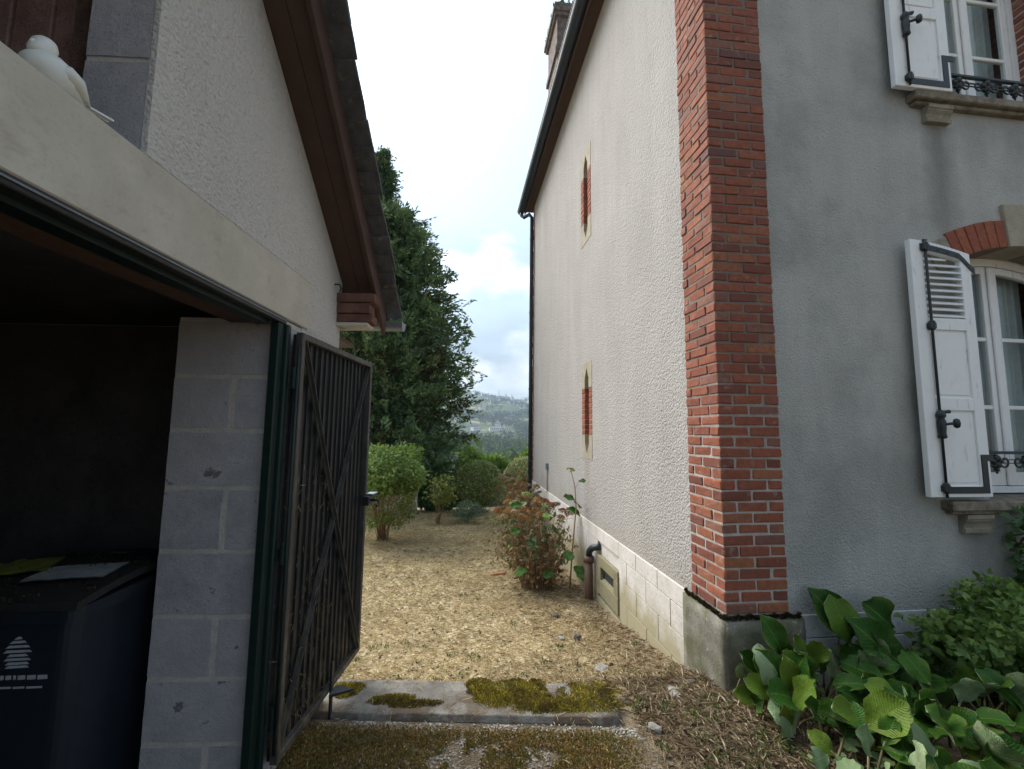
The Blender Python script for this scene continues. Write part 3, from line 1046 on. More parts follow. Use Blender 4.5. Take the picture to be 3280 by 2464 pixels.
def window(dz, railz):
    half = (WX1 - WX0) / 2
    zs, rise = 2.985 + dz, .10
    top = lambda x: arc_z(x, zs, rise, half)
    fy = lambda u, v, d: (u, d, v)
    # frame
    mb = MB()
    mb.box(WX0, WX0 + .055, WY - .03, WY + .05, 1.165 + dz, zs + .02)
    mb.box(WX1 - .055, WX1, WY - .03, WY + .05, 1.165 + dz, zs + .02)
    mb.box(WX0 + .055, WX1 - .055, WY - .03, WY + .05, 1.165 + dz, 1.215 + dz)
    N = 14
    for k in range(N):
        xa, xb = WX0 + (WX1 - WX0) * k / N, WX0 + (WX1 - WX0) * (k + 1) / N
        mb.prism([(xa, top(xa) - .055), (xb, top(xb) - .055), (xb, top(xb) + .03), (xa, top(xa) + .03)], fy, WY - .03, WY + .05)
    w = hp('window', mb, M['white_paint'])
    # two sashes: stiles, bottom rail, glazing bars, curved head; each its own sub-part
    for s in (-1, 1):
        a, c = (WX0 + .06, WC - .012) if s < 0 else (WC + .012, WX1 - .06)
        mb = MB()
        y0, y1 = WY - .02, WY + .022
        hl, hr = top(a) - .06, top(c) - .06
        mb.box(a, a + .062, y0, y1, 1.22 + dz, hl)
        mb.box(c - .062, c, y0, y1, 1.22 + dz, hr)
        mb.box(a + .062, c - .062, y0, y1, 1.22 + dz, 1.32 + dz)
        K = 8
        for k in range(K):
            xa, xb = a + .062 + (c - a - .124) * k / K, a + .062 + (c - a - .124) * (k + 1) / K
            mb.prism([(xa, top(xa) - .118), (xb, top(xb) - .118), (xb, top(xb) - .06), (xa, top(xa) - .06)], fy, y0, y1)
        hp('sash', mb, M['white_paint'], w, bevel=.004)
        for zb_ in (1.843, 2.406):
            mb = MB(); mb.box(a + .06, c - .06, WY - .014, WY + .016, zb_ - .016 + dz, zb_ + .016 + dz)
            hp('glazing_bar', mb, M['white_paint'], w, bevel=.004)
        for z0, z1 in ((1.322, 1.826), (1.86, 2.389), (2.423, 2.86)):
            mb = MB()
            if z1 < 2.8:
                mb.box(a + .0622, c - .0622, WY + .0, WY + .004, z0 + dz, z1 + dz)
            else:
                pts = [(a + .0622, z0 + dz), (c - .0622, z0 + dz)]
                for k in range(9):
                    x = c - .0622 - (c - a - .1244) * k / 8
                    pts.append((x, top(x) - .1182))
                mb.prism(pts, fy, WY, WY + .004)
            hp('pane', mb, M['glass'], w)
        # net curtain hanging in folds
        nu, nz = 48, 10
        V_, F_ = [], []
        for j in range(nz + 1):
            for i_ in range(nu + 1):
                u = i_ / nu
                x = a + .0 + (c - a) * u
                fold = .022 * math.sin(u * 34 + s) + .012 * math.sin(u * 71 + 2 * s)
                V_.append((x, WY + .12 + fold * (.6 + .4 * j / nz), 1.2 + dz + (1.85) * j / nz))
        for j in range(nz):
            for i_ in range(nu):
                k = j * (nu + 1) + i_
                F_.append((k, k + 1, k + nu + 2, k + nu + 1))
        mb = MB(); mb.add(V_, F_); hp('curtain', mb, M['curtain'], w, smooth=True)
    mb = MB(); mb.prism([(WC - .03, 1.22 + dz), (WC + .03, 1.22 + dz), (WC + .03, zs + .035), (WC - .03, zs + .035)], fy, WY - .038, WY - .021)
    hp('cover_strip', mb, M['white_paint'], w, bevel=.006)
    # brick arch, springer stones and keystone
    arch = empty('window_arch'); arch.parent = house
    arch.location = (WC - HX, FW - HY, zs)
    inv = Matrix.Translation(-Vector((WC, FW, zs)))

    def ap_(name, mb, mat):
        o = mb.build(name, mat, arch, bevel=.004)
        o.matrix_parent_inverse = inv
        return o
    th = .225
    zi = lambda x: arc_z(x, 2.99 + dz, .10, half)
    Rr = (half * half + .01) / .2
    cz = 2.99 + dz + .10 - Rr

    def wedge(a0, a1, t0, t1, y0, y1):
        pts = []
        K = 4
        for k in range(K + 1):
            a = a0 + (a1 - a0) * k / K; pts.append((WC + (Rr + t0) * math.sin(a), cz + (Rr + t0) * math.cos(a)))
        for k in range(K, -1, -1):
            a = a0 + (a1 - a0) * k / K; pts.append((WC + (Rr + t1) * math.sin(a), cz + (Rr + t1) * math.cos(a)))
        mb = MB(); mb.prism(pts, fy, y0, y1); return mb
    ah = math.asin((half) / Rr)
    ak = .165 / (Rr + .1)
    a_s = math.asin((WC - 3.76) / Rr)
    ap_('keystone', wedge(-ak, ak, -.0, .345, FW - .03, WY - .035), M['limestone'])
    for s in (-1, 1):
        nb = 6
        for k in range(nb):
            a0 = ak + (a_s - ak) * k / nb; a1 = ak + (a_s - ak) * (k + 1) / nb
            if s < 0: a0, a1 = -a1, -a0
            o = ap_('brick', wedge(a0 + .0022, a1 - .0022, .004, th - random.random() * .006, FW - .016 + random.random() * .003, WY - .036), M['brick_orange'])
        a0, a1 = (a_s, a_s + .13) if s > 0 else (-a_s - .13, -a_s)
        ap_('springer_stone', wedge(a0, a1, -.03, th - .02, FW - .012, FW + .10), M['corbel'])
        ap_('mortar_bed', wedge(ak if s > 0 else -a_s, a_s if s > 0 else -ak, .002, th - .008, FW - .004, WY - .04), M['mortar'])
    # brick jambs of the reveal
    for s, xe in ((-1, WX0), (1, WX1)):
        for k in range(25):
            zb_ = 1.16 + dz + .0735 * (k + .5)
            brick_at(w, (xe + s * .031, FW + .115, zb_), (.07, .235, .062), M['brick'], 'j', .001, 'jamb_brick')
    # stone sill on two brackets
    mb = MB(); mb.box(3.44, 2 * WC - 3.44, FW - .085, WY - .032, 1.085 + dz, 1.152 + dz)
    mb.box(3.47, 2 * WC - 3.47, FW - .05, FW + .01, 1.055 + dz, 1.0848 + dz)
    sl = hp('sill', mb, M['sill'], bevel=.008)
    for x0 in (3.57, 2 * WC - 3.57 - .22):
        prof = [(0, 0), (-.045, .0), (-.05, .025), (-.038, .035), (-.045, .06), (-.062, .085), (-.062, .095), (-.07, .10), (-.07, .126), (0, .126)]
        mb = MB(); mb.prism(prof, lambda u, v, d: (d, FW + .005 + u, .928 + dz + v), x0, x0 + .22)
        hp('sill_bracket', mb, M['corbel'], sl)
    # iron guard rail with scrollwork across the opening
    ry = FW + .03
    mb = MB(); mb.box(WX0 + .001, WX1 - .001, ry - .014, ry + .014, railz - .022, railz)
    rail = hp('window_guard', mb, M['iron'], bevel=.003)
    mb = MB(); mb.box(WX0 + .001, WX1 - .001, ry - .005, ry + .005, railz - .067, railz - .060); mb.box(WX0 + .001, WX1 - .001, ry - .005, ry + .005, railz - .092, railz - .086)
    hp('bar', mb, M['iron'], rail)
    nm = 4
    for k in range(nm):
        xc = WX0 + .13 + (WX1 - WX0 - .26) * k / (nm - 1)
        for s in (-1, 1):
            pts = []
            for q_ in range(26):
                a = q_ / 25 * 4.2 * math.pi / 1.6
                r_ = .052 * (1 - q_ / 25 * .78)
                pts.append((xc + s * (.075 + r_ * math.cos(a + 2.5) * .9), ry, railz - .078 + r_ * math.sin(a + 2.5)))
            mb = MB(); mb.tube(pts, [.0075 - .003 * q_ / 25 for q_ in range(26)], 6); hp('scroll', mb, M['iron'], rail, smooth=True)
        mb = MB()
        for (dx, dz_, r_) in ((0, -.055, .03), (-.03, -.075, .022), (.03, -.075, .022), (0, -.10, .026), (0, -.135, .017), (0, -.16, .008), (-.022, -.11, .016), (.022, -.11, .016)):
            mb.lathe([(.2 * r_, -r_), (.8 * r_, -.6 * r_), (r_, 0), (.8 * r_, .6 * r_), (.2 * r_, r_)], (xc + dx, ry, railz + dz_), 8)
        hp('rosette', mb, M['iron'], rail, smooth=True)
    return w


window(0, 1.50)
window(OFF, 4.555)


# --- shutters: open, folded back against the wall
def shutter(dz):
    X0, X1, Z0 = 3.252, 3.75, 1.185 + dz
    y0, y1 = FW - .098, FW - .058             # free of the wall
    fy = lambda u, v, d: (u, d, v)
    ztop = lambda x: 3.05 + dz - .088 * ((x - X0) / (X1 - X0)) ** 1.6
    mb = MB()
    K = 10
    xi0, xi1 = 3.353, 3.665                   # inner edges of the stiles
    nb = 1.48 + dz                            # notch for the guard rail (only the plate marks it)
    mb.prism([(X0, Z0), (xi0, Z0), (xi0, ztop(xi0)), (X0 + .05, ztop(X0 + .05)), (X0, ztop(X0))], fy, y0, y1)
    mb.prism([(xi1, Z0), (X1, Z0), (X1, ztop(X1)), (xi1, ztop(xi1))], fy, y0, y1)
    # rails
    zl0, zl1 = 2.462 + dz, 2.985 + dz
    mb.box(xi0, xi1, y0, y1, Z0, 1.262 + dz)
    mb.box(xi0, xi1, y0, y1, 1.79 + dz, 1.88 + dz)
    mb.box(xi0, xi1, y0, y1, 2.375 + dz, zl0)
    for k in range(K):
        xa, xb = xi0 + (xi1 - xi0) * k / K, xi0 + (xi1 - xi0) * (k + 1) / K
        mb.prism([(xa, ztop(xa) - .075), (xb, ztop(xb) - .075), (xb, ztop(xb)), (xa, ztop(xa))], fy, y0, y1)
    o = hp('shutter', mb, M['white_paint'], bevel=.003)
    # recessed panels with a raised field
    for a, c in ((1.262, 1.79), (1.88, 2.375)):
        mb = MB(); mb.box(xi0 - .002, xi1 + .002, y0 + .014, y1 - .006, a + dz - .002, c + dz + .002)
        p_ = hp('panel', mb, M['white_paint'], o)
        mb = MB(); mb.box(xi0 + .02, xi1 - .02, y0 + .007, y0 + .0142, a + dz + .02, c + dz - .02)
        hp('raised_field', mb, M['white_paint'], o, bevel=.005)
    # louvre slats
    nsl = 10
    for k in range(nsl):
        zc = zl0 + .024 + k * .0475
        if zc > ztop(xi1) + dz * 0 - .10: 
            x1_ = xi0 + (xi1 - xi0) * (.98 if zc < ztop(xi1) - .09 else .62)
        else:
            x1_ = xi1
        mb = MB(); mb.bar((xi0 - .002, (y0 + y1) / 2, zc), (x1_ + .002, (y0 + y1) / 2, zc), .046, .009, (0, -.62, .78))
        hp('slat', mb, M['white_paint'], o, bevel=.002)
    # iron: bolt rod with lock, hinge straps
    xr_ = xi0 + .004
    yr = y0 - .016
    mb = MB(); mb.tube([(xr_, yr, Z0 + .0), (xr_, yr, 3.02 + dz), (xr_ + .004, yr + .012, 3.045 + dz), (xr_ + .05, yr + .03, 3.055 + dz)], .0085, 8)
    hp('bolt_rod', mb, M['iron'], o, smooth=True)
    for zc in (2.988, 2.40, 1.25):
        mb = MB(); mb.box(xr_ - .028, xr_ + .022, yr - .016, y0 + .001, zc + dz - .024, zc + dz + .018)
        mb.lathe([(.006, -.04), (.02, -.03), (.021, .028), (.006, .04)], (xr_, yr, zc + dz), 8)
        hp('rod_guide', mb, M['iron'], o, bevel=.003)
    mb = MB()
    mb.lathe([(.016, 1.59), (.026, 1.60), (.022, 1.625), (.025, 1.66), (.026, 1.71), (.018, 1.73), (.028, 1.745), (.028, 1.765), (.012, 1.79)], (xr_, yr - .004, dz), 12)
    lk = hp('lock_body', mb, M['iron'], o, smooth=True)
    mb = MB()
    mb.tube([(xr_, yr - .02, 1.69 + dz), (xr_ + .04, yr - .04, 1.695 + dz), (xr_ + .062, yr - .05, 1.70 + dz)], [.008, .010, .012], 8)
    mb.lathe([(.004, -.034), (.017, -.026), (.022, 0), (.017, .026), (.004, .034)], (xr_ + .064, yr - .05, 1.697 + dz), 10)
    hp('handle', mb, M['iron'], o, smooth=True)
    mb = MB(); mb.tube([(xr_ + .0, yr - .01, 1.775 + dz), (xr_ + .055, yr - .016, 1.78 + dz)], [.007, .014], 8)
    hp('thumb_latch', mb, M['iron'], o, smooth=True)
    # lower strap: an L that steps up at the hinge side
    mb = MB()
    mb.box(xr_, 3.722, y0 - .006, y0 - .0002, Z0 + .025, Z0 + .072)
    mb.box(3.675, 3.722, y0 - .006, y0 - .0002, Z0 + .0722, Z0 + .295)
    mb.box(3.7222, 3.775, y0 - .006, y0 - .0002, Z0 + .25, Z0 + .295)
    st = hp('hinge_strap', mb, M['iron'], o)
    mb = MB()
    pts_t, pts_b = [], []
    for k in range(12):
        x = xi0 - .022 + (3.775 - xi0 + .022) * k / 11
        drop = 0 if x < 3.66 else (x - 3.66) * .75
        pts_t.append((x, ztop(min(x, X1)) - .028 - drop)); pts_b.append((x, ztop(min(x, X1)) - .070 - drop))
    for k in range(11):
        mb.prism([pts_b[k], pts_b[k + 1], pts_t[k + 1], pts_t[k]], fy, y0 - .006, y0 - .0002)
    hp('hinge_strap', mb, M['iron'], o)
    mb = MB()
    for k in range(5):
        x = 3.40 + k * .078
        drop = 0 if x < 3.66 else (x - 3.66) * .75
        mb.lathe([(.008, 0), (.005, .004)], (0, 0, 0), 8)
        nv = 16
        for q_ in range(len(mb.v) - nv, len(mb.v)):
            vx, vy, vz = mb.v[q_]
            mb.v[q_] = (x + vx, y0 - .006 - vz, ztop(x) - .05 - drop + vy)
    hp('bolt_head', mb, M['iron'], o)
    return o


shutter(0)
shutter(3.09)

# ------------------------------------------------------------------ garage
GK = .085
garage = empty('garage', (-.84, 2.12, 0), -math.atan(GK))
tag(garage, 'low cream roughcast garage with open dark doorway, concrete lintel and slate roof', 'garage')
G_FAR, G_NEAR, RIDGE = .73, -4.23, -1.75
zr = lambda y: 3.13 - .80 * (y if y > RIDGE else 2 * RIDGE - y)


def gp(name, mb, mats, parent=None, **kw):
    return mb.build(name, mats, parent or garage, **kw)


fx = lambda u, v, d: (d, u, v)
mb = MB()
mb.prism([(-.63, 2.392), (G_FAR, 2.392), (G_FAR, zr(G_FAR)), (-.63, zr(-.63))], fx, -.2, 0)
mb.prism([(-.836, 2.3925), (-.6305, 2.3925), (-.6305, zr(-.6305)), (-.836, zr(-.836))], fx, -.018, -.0003)
mb.prism([(.26, 2.13), (G_FAR, 2.13), (G_FAR, 2.3915), (.26, 2.3915)], fx, -.2, 0)
mb.prism([(.2, -.6), (G_FAR, -.6), (G_FAR, 2.1295), (.2, 2.1295)], fx, -.2, 0)
gp('facade', mb, M['render_garage'])
mb = MB()
mb.prism([(2 * RIDGE + .836, 2.392), (G_NEAR, 2.392), (G_NEAR, zr(G_NEAR)), (2 * RIDGE + .836, zr(-.836))], fx, -.2, 0)
mb.prism([(-.8365, 3.45), (2 * RIDGE + .8365, 3.45), (2 * RIDGE + .8365, zr(-.836)), (RIDGE, zr(RIDGE)), (-.8365, zr(-.836))], fx, -.2, 0)
mb.prism([(-3.5, 0), (G_NEAR, 0), (G_NEAR, 2.1295), (-3.5, 2.1295)], fx, -.2, 0)
gp('facade', mb, M['render_garage'])
mb = MB(); mb.prism([(-3.9, 2.132), (.258, 2.132), (.258, 2.39), (-3.9, 2.39)], fx, -.2, .006)
gp('lintel', mb, M['lintel'], bevel=.006)
mb = MB(); mb.box(-5.2, -.2005, .531, G_FAR - .001, -.9, zr(G_FAR)); gp('side_wall', mb, M['render_garage'])
mb = MB(); mb.box(-5.2, -.2005, G_NEAR + .001, G_NEAR + .2, -.2, zr(G_NEAR)); gp('side_wall', mb, M['garage_shade'])
mb = MB(); mb.prism([(G_FAR, -.9), (G_FAR, zr(G_FAR)), (RIDGE, zr(RIDGE)), (G_NEAR, zr(G_NEAR)), (G_NEAR, -.9)], fx, -5.4, -5.2); gp('rear_wall', mb, M['garage_shade'])
mb = MB(); mb.box(-5.19, -.202, G_NEAR + .21, .53, 2.2, 2.24); gp('loft_floor', mb, M['garage_shade'])
mb = MB(); mb.box(-5.19, -.47, G_NEAR + .21, .529, .004, .012); gp('floor', mb, M['garage_shade'])
mb = MB(); mb.box(-5.19, -.49, .50, .529, .014, 2.19); gp('shade_lining', mb, M['garage_shade'])  # near-black sheet over the cream wall, indoor shade put into its colour
# block pier at the far side of the doorway
mb = MB(); mb.box(-.474, -.003, .0030, .196, .0, 2.125)
pier = gp('block_pier', mb, M['block_mortar'])
jz = [0.012, .266, .529, .786, 1.063, 1.339, 1.598, 1.848, 2.115]


def rough_piece(w, d, h, seed, mat, amp=.003, name='concrete_block', cuts=5):
    bm = rough_block(-w / 2, w / 2, -d / 2, d / 2, -h / 2, h / 2, cuts, amp, seed, .003)
    me = bpy.data.meshes.new(name); bm.to_mesh(me); bm.free()
    me.materials.append(mat)
    me.polygons.foreach_set('use_smooth', [True] * len(me.polygons))
    me.set_sharp_from_angle(angle=math.radians(20))
    return me


for k in range(len(jz) - 1):
    z0, z1 = jz[k] + .009, jz[k + 1] - .008
    parts = [(-.476, -.002)] if k % 2 else [(-.476, -.215), (-.191, -.002)]
    for a, c in parts:
        link('concrete_block', rough_piece(c - a, .2, z1 - z0, k * 3.7 + a, M['block'], .0014), pier, ((a + c) / 2, .1, (z0 + z1) / 2))
# loft opening above the lintel: block jamb, timber post, old boards
mb = MB(); mb.box(-.202, -.019, -.832, -.635, 2.395, 3.44); lj = gp('loft_jamb', mb, M['block_mortar'])
for k in range(4):
    z0, z1 = 2.40 + k * .262 + (.03 if k else 0), 2.40 + (k + 1) * .262 + .018
    link('concrete_block', rough_piece(.184, .19, z1 - z0, k * 2.3 + 40, M['block'], .0022), lj, (-.112, -.741, (z0 + z1) / 2))
mb = MB(); mb.box(-.29, -.208, -.80, -.66, 2.395, 3.6); gp('timber_post', mb, M['dark_timber'], bevel=.008)
x = -.295
while x > -1.6:
    w = random.uniform(.12, .17)
    mb = MB(); mb.box(x - w, x - .008, -.72 - random.random() * .02, -.69, 2.395, 3.7); gp('loft_board', mb, M['pink_board'], bevel=.004)
    x -= w
mb = MB(); mb.box(-2.0, -1.9, -2.7, -.6, 2.3, 4.5); mb.box(-1.9, -.21, -2.75, -2.68, 2.3, 3.4); gp('loft_partition', mb, M['garage_shade'])
# steel frame of the doorway: green post and channel under the lintel
mb = MB()
mb.box(-.030, .012, -.050, -.004, 0, 2.10)
mb.box(-.018, .030, -.0038, .030, 0, 2.10)
gp('door_post', mb, M['green_paint'], bevel=.006)
mb = MB(); mb.box(-.03, .010, -3.5, .02, 2.102, 2.131); hd = gp('door_head', mb, M['iron'], bevel=.003)
mb = MB(); mb.box(.0105, .014, -3.5, .01, 2.116, 2.121); gp('edge_strip', mb, M['zinc'], hd)
mb = MB(); mb.box(-.09, -.0305, -3.5, -.063, 2.085, 2.125); gp('green_angle', mb, M['green_paint'], hd)
mb = MB(); mb.box(-.20, -.0905, -3.5, -.063, 2.09, 2.131); gp('rusty_underside', mb, M['rust'], hd)
# brown corbel bricks carrying the verge, with an old hook beside them
M['brown_brick'] = mat_concrete('brown_painted_brick', (.11, .055, .042), (.19, .10, .075), 9, .7, .006)
for k, (x1, z0, z1) in enumerate(((.238, 2.405, 2.462), (.205, 2.335, 2.402), (.222, 2.278, 2.332))):
    mb = MB(); mb.box(-.06, x1, .645 + .008 * k, .775, z0, z1); mb.build('corbel_brick', M['brown_brick'], garage, bevel=.005)
mb = MB(); mb.box(-.05, .20, .655, .775, 2.252, 2.276); gp('corbel_mortar', mb, M['lintel'], bevel=.006)
mb = MB(); mb.tube([(0, .60, 2.50), (.03, .60, 2.50), (.04, .605, 2.475), (.03, .61, 2.455)], .005, 6); gp('wall_hook', mb, M['iron'], smooth=True)
# roof: soffit boards, bargeboard, slates, eaves gutter
SL = math.atan(.80)
E_Y = 1.04                          # lower end of the roof
slope = lambda y, dz: (y, zr(y) + dz)
groof = empty('roof', (0, 0, 0), 0, garage)


def rake(name, x0, x1, d0, d1, ya, yb, mat, parent=None, **kw):
    mb = MB()
    mb.prism([(ya, zr(ya) + d0), (yb, zr(yb) + d0), (yb, zr(yb) + d1), (ya, zr(ya) + d1)], fx, x0, x1)
    return mb.build(name, mat, parent or groof, **kw)


for a, c in ((0.002, .095), (.097, .19)):
    rake('soffit_board', a, c, .0 + a * .02, .025, RIDGE, E_Y - .08, M['soffit'], bevel=.002)
rake('bargeboard', .19, .216, -.045, .105, RIDGE, E_Y - .02, M['soffit'], bevel=.003)
rake('roof_deck', -5.4, .215, .106, .125, RIDGE, E_Y, M['soffit'])
mb = MB(); mb.prism([(RIDGE, zr(RIDGE) + .106), (G_NEAR - .3, zr(G_NEAR - .3) + .106), (G_NEAR - .3, zr(G_NEAR - .3) + .16), (RIDGE, zr(RIDGE) + .16)], fx, -5.4, .29)
mb.build('near_roof_slope', M['slate'], groof)
mb = MB(); mb.box(-5.4, .0, G_FAR + .001, E_Y - .02, 2.18, 2.2); mb.build('eave_boxing', M['soffit'], groof)
# slates: each course laps the one below
rows_n = 26
step = .128
slv = []
for v_ in range(4):
    r = random.Random(v_)
    w, l_ = .20, .26
    q = [(-w / 2, -l_ / 2), (-w / 2, l_ / 2)] + [(-w / 2 + w * t_ / 5, l_ / 2 + r.uniform(-.008, .006)) for t_ in range(1, 5)] + [(w / 2, l_ / 2), (w / 2 + r.uniform(-.004, .006), l_ * .2), (w / 2 + r.uniform(-.004, .006), -l_ * .1), (w / 2, -l_ / 2)]
    mb = MB(); mb.prism(q, lambda u, v, d: (u, v, d), -.009, .009)
    slv.append(mb.mesh('slate', M['slate']))
for i in range(rows_n):
    sy = i * step
    yc = E_Y + .05 - sy * math.cos(SL)
    if yc < RIDGE: break
    for j in range(3):
        xc = .205 - j * .203 - (.1 if i % 2 else 0) + (.1 if i % 2 and j == 0 else 0) * .0
        if i % 2 and j == 0: xc = .205
        link('slate', slv[(i * 3 + j) % 4], groof, (xc + random.uniform(-.012, .022), yc - .10, zr(yc - .10) + .155 + random.uniform(0, .006)),
             (-SL + .075, random.uniform(-.02, .02), random.uniform(-.02, .02)))
mb = MB(); mb.prism([(RIDGE, zr(RIDGE) + .126), (E_Y, zr(E_Y) + .126), (E_Y, zr(E_Y) + .15), (RIDGE, zr(RIDGE) + .15)], fx, -5.4, -.3)
mb.build('slate_field', M['slate'], groof)
mb = MB()
gyc, gzc2, grr = E_Y + .055, zr(E_Y) + .085, .062
for r_ in (grr, grr - .005):
    vs_ = []
    for xx in (-5.4, .325):
        for k in range(11):
            a = math.pi + math.pi * k / 10
            vs_.append((xx, gyc + r_ * math.cos(a), gzc2 + r_ * math.sin(a)))
    mb.add(vs_, [(k, k + 1, k + 12, k + 11) for k in range(10)])
mb.add([(.325, gyc + grr * math.cos(math.pi + math.pi * k / 10), gzc2 + grr * math.sin(math.pi + math.pi * k / 10)) for k in range(11)], [tuple(range(11))])
mb.tube([(-5.4, gyc + grr, gzc2), (.327, gyc + grr, gzc2)], .008, 6)
gp('gutter', mb, M['zinc'], smooth=True)

# ------------------------------------------------------------------ gate leaf folded back against the garage
GW, GZ0, GZ1 = 1.005, .14, 2.075
gate = empty('metal_gate', (-.783, 2.17, 0), -math.atan2(.135, 1.0))
tag(gate, 'dark boarded gate leaf with cross bracing swung open against the garage', 'gate')
# local: y along the leaf away from the hinge, x outward
mb = MB()
t = .032
mb.box(-.012, .022, 0, t, GZ0, GZ1); mb.box(-.012, .022, GW - t, GW, GZ0, GZ1)
mb.box(-.012, .022, t, GW - t, GZ0, GZ0 + t); mb.box(-.012, .022, t, GW - t, GZ1 - t, GZ1)
mb.build('frame', M['gate_frame'], gate, bevel=.003)
npl = 16
pw_ = (GW - .010) / npl
bm_ = MB()
bm_.box(-.030, -.0125, -pw_ / 2 + .002, pw_ / 2 - .004, GZ0 + .01, GZ1 - .008)
bm_.box(-.0123, -.002, -pw_ / 2 + .002, -pw_ / 2 + .0055, GZ0 + t + .001, GZ1 - t - .001)
pl_me = bm_.mesh('plank', M['gate_black'], bevel=.002)
for k in range(npl):
    link('plank', pl_me, gate, (random.uniform(-.001, .001), .005 + pw_ * (k + .5), 0), (0, 0, random.uniform(-.03, .03)))
for (a, c, xo) in (((t, GZ1 - t), (GW - t, GZ0 + t), .008), ((GW - t, GZ1 - t), (t, GZ0 + t), -.001)):
    mb = MB(); mb.bar((xo, a[0], a[1]), (xo, c[0], c[1]), .030, .008, (1, 0, 0)); mb.bar((xo + .012, a[0], a[1]), (xo + .012, c[0], c[1]), .005, .018, (1, 0, 0))
    mb.build('brace', M['gate_frame'], gate)
mb = MB(); mb.box(-.04, -.031, .02, GW - .02, 1.0, 1.05); mb.build('back_rail', M['gate_black'], gate)
# lock case with lever
mb = MB(); mb.box(.0225, .07, GW - .10, GW + .012, 1.10, 1.16); lk = mb.build('lock_case', M['iron'], gate, bevel=.004)
mb = MB(); mb.tube([(.05, GW - .05, 1.13), (.12, GW - .05, 1.13), (.125, GW - .05, 1.10), (.125, GW - .10, 1.10)], .009, 8); mb.build('lever', M['iron'], lk, smooth=True)
mb = MB(); mb.box(.03, .085, GW - .06, GW + .045, 1.162, 1.172); mb.build('catch_plate', M['zinc'], lk, bevel=.002)
# drop bolt near the bottom
mb = MB(); mb.box(.022, .034, .53, .56, -.02, .30); db = mb.build('drop_bolt', M['iron'], gate, bevel=.003)
mb = MB(); mb.add([(.034, .50, .145), (.034, .60, .145), (.13, .62, .115), (.034, .50, .128), (.034, .60, .128), (.13, .62, .108)], [(0, 1, 2), (5, 4, 3), (0, 3, 4, 1), (1, 4, 5, 2), (2, 5, 3, 0)])
mb.build('bolt_catch', M['iron'], db)
for zz in (.35, 1.05, 1.85):
    mb = MB(); mb.tube([(.0, -.022, zz - .05), (.0, -.022, zz + .05)], .013, 10); mb.box(-.004, .004, -.022, .004, zz - .03, zz + .03)
    mb.build('hinge', M['green_paint'], gate, smooth=False)
mb = MB(); mb.tube([(.018, -.024, .2), (.018, -.024, 2.0)], .007, 8); mb.build('hinge_rod', M['green_paint'], gate, smooth=True)
# cobweb and dead stems caught on the boards
n = 260
P = np.stack([RNG.uniform(-.004, .012, n), RNG.random(n) ** 1.4 * .55, GZ0 + RNG.random(n) ** 1.5 * 1.3], 1)
D = rand_dirs(n); D[:, 0] *= .2; D[:, 2] *= 1.6
M['dead_stem'] = mat_leaf('dead_stem', [(0, (.16, .11, .06)), (1, (.36, .28, .17))], .9, .1, .1)
o = link('dead_stems', leaf_mesh('dead_stems', P, D, rand_dirs(n), RNG.uniform(.02, .07, n), RNG.uniform(.002, .005, n), M['dead_stem']), gate)
o['kind'] = 'stuff'

# ------------------------------------------------------------------ wheelie bin, things on it
def pnoise_(P, s_):
    return np.array([mnoise.fractal(Vector((p[0] * s_, p[1] * s_, 2.0)), 1.0, 2.0, 4) for p in P])


binr = empty('wheelie_bin', (-1.665, 2.19, 0), math.radians(-3))
binr.scale = (1, 1, .955)
tag(binr, 'dark blue-black wheelie bin with white print standing in the garage', 'bin')


def tapered(z0, z1, w0, d0, w1, d1, r, n_=5):
    mb = MB(); vs_ = []
    for z, w, d in ((z0, w0, d0), (z1, w1, d1)):
        for cx_, cy_, a0 in ((1, 1, 0), (-1, 1, 1), (-1, -1, 2), (1, -1, 3)):
            for k in range(n_ + 1):
                a = (a0 + k / n_) * math.pi / 2
                vs_.append((cx_ * (w / 2 - r) + r * math.cos(a), cy_ * (d / 2 - r) + r * math.sin(a), z))
    N = 4 * (n_ + 1)
    mb.add(vs_, [(i, (i + 1) % N, (i + 1) % N + N, i + N) for i in range(N)] + [tuple(range(N - 1, -1, -1)), tuple(range(N, 2 * N))])
    return mb


tapered(.05, .97, .48, .50, .56, .60, .055).build('body', M['bin'], binr, smooth=False)
tapered(.93, .985, .595, .63, .60, .64, .05).build('rim', M['bin'], binr)
mb = MB()
K = 10
for i in range(K):
    a, c = i / K, (i + 1) / K
    h_ = lambda u: .99 + .055 * math.sin(math.pi * (.12 + .76 * u))
    mb.prism([(-.325 + .65 * a, h_(a) - .03), (-.325 + .65 * c, h_(c) - .03), (-.325 + .65 * c, h_(c)), (-.325 + .65 * a, h_(a))], fx, -.30, .30)
lid = mb.build('lid', M['bin_dirt'], binr)
mb = MB(); mb.tube([(-.2, .33, .99), (-.2, .38, 1.0), (.2, .38, 1.0), (.2, .33, .99)], .016, 8); mb.build('handle', M['bin'], binr, smooth=True)
for s in (-1, 1):
    mb = MB(); mb.tube([(s * .26, .24, .10), (s * .215, .24, .10)], .10, 18); mb.build('wheel', M['bin'], binr)
n = 900
P = np.stack([RNG.uniform(-.29, .29, n), RNG.uniform(-.33, .3, n), np.zeros(n)], 1)
P = P[pnoise_(P, 7) > .05]
P[:, 2] = .99 + .055 * np.sin(math.pi * (.12 + .76 * (P[:, 1] + .325) / .65)) + .001
o = link('lid_moss', blades('lid_moss', P, .008, .022, .006, .014, M['moss_dark'], 1.0, .3), binr); o['kind'] = 'stuff'
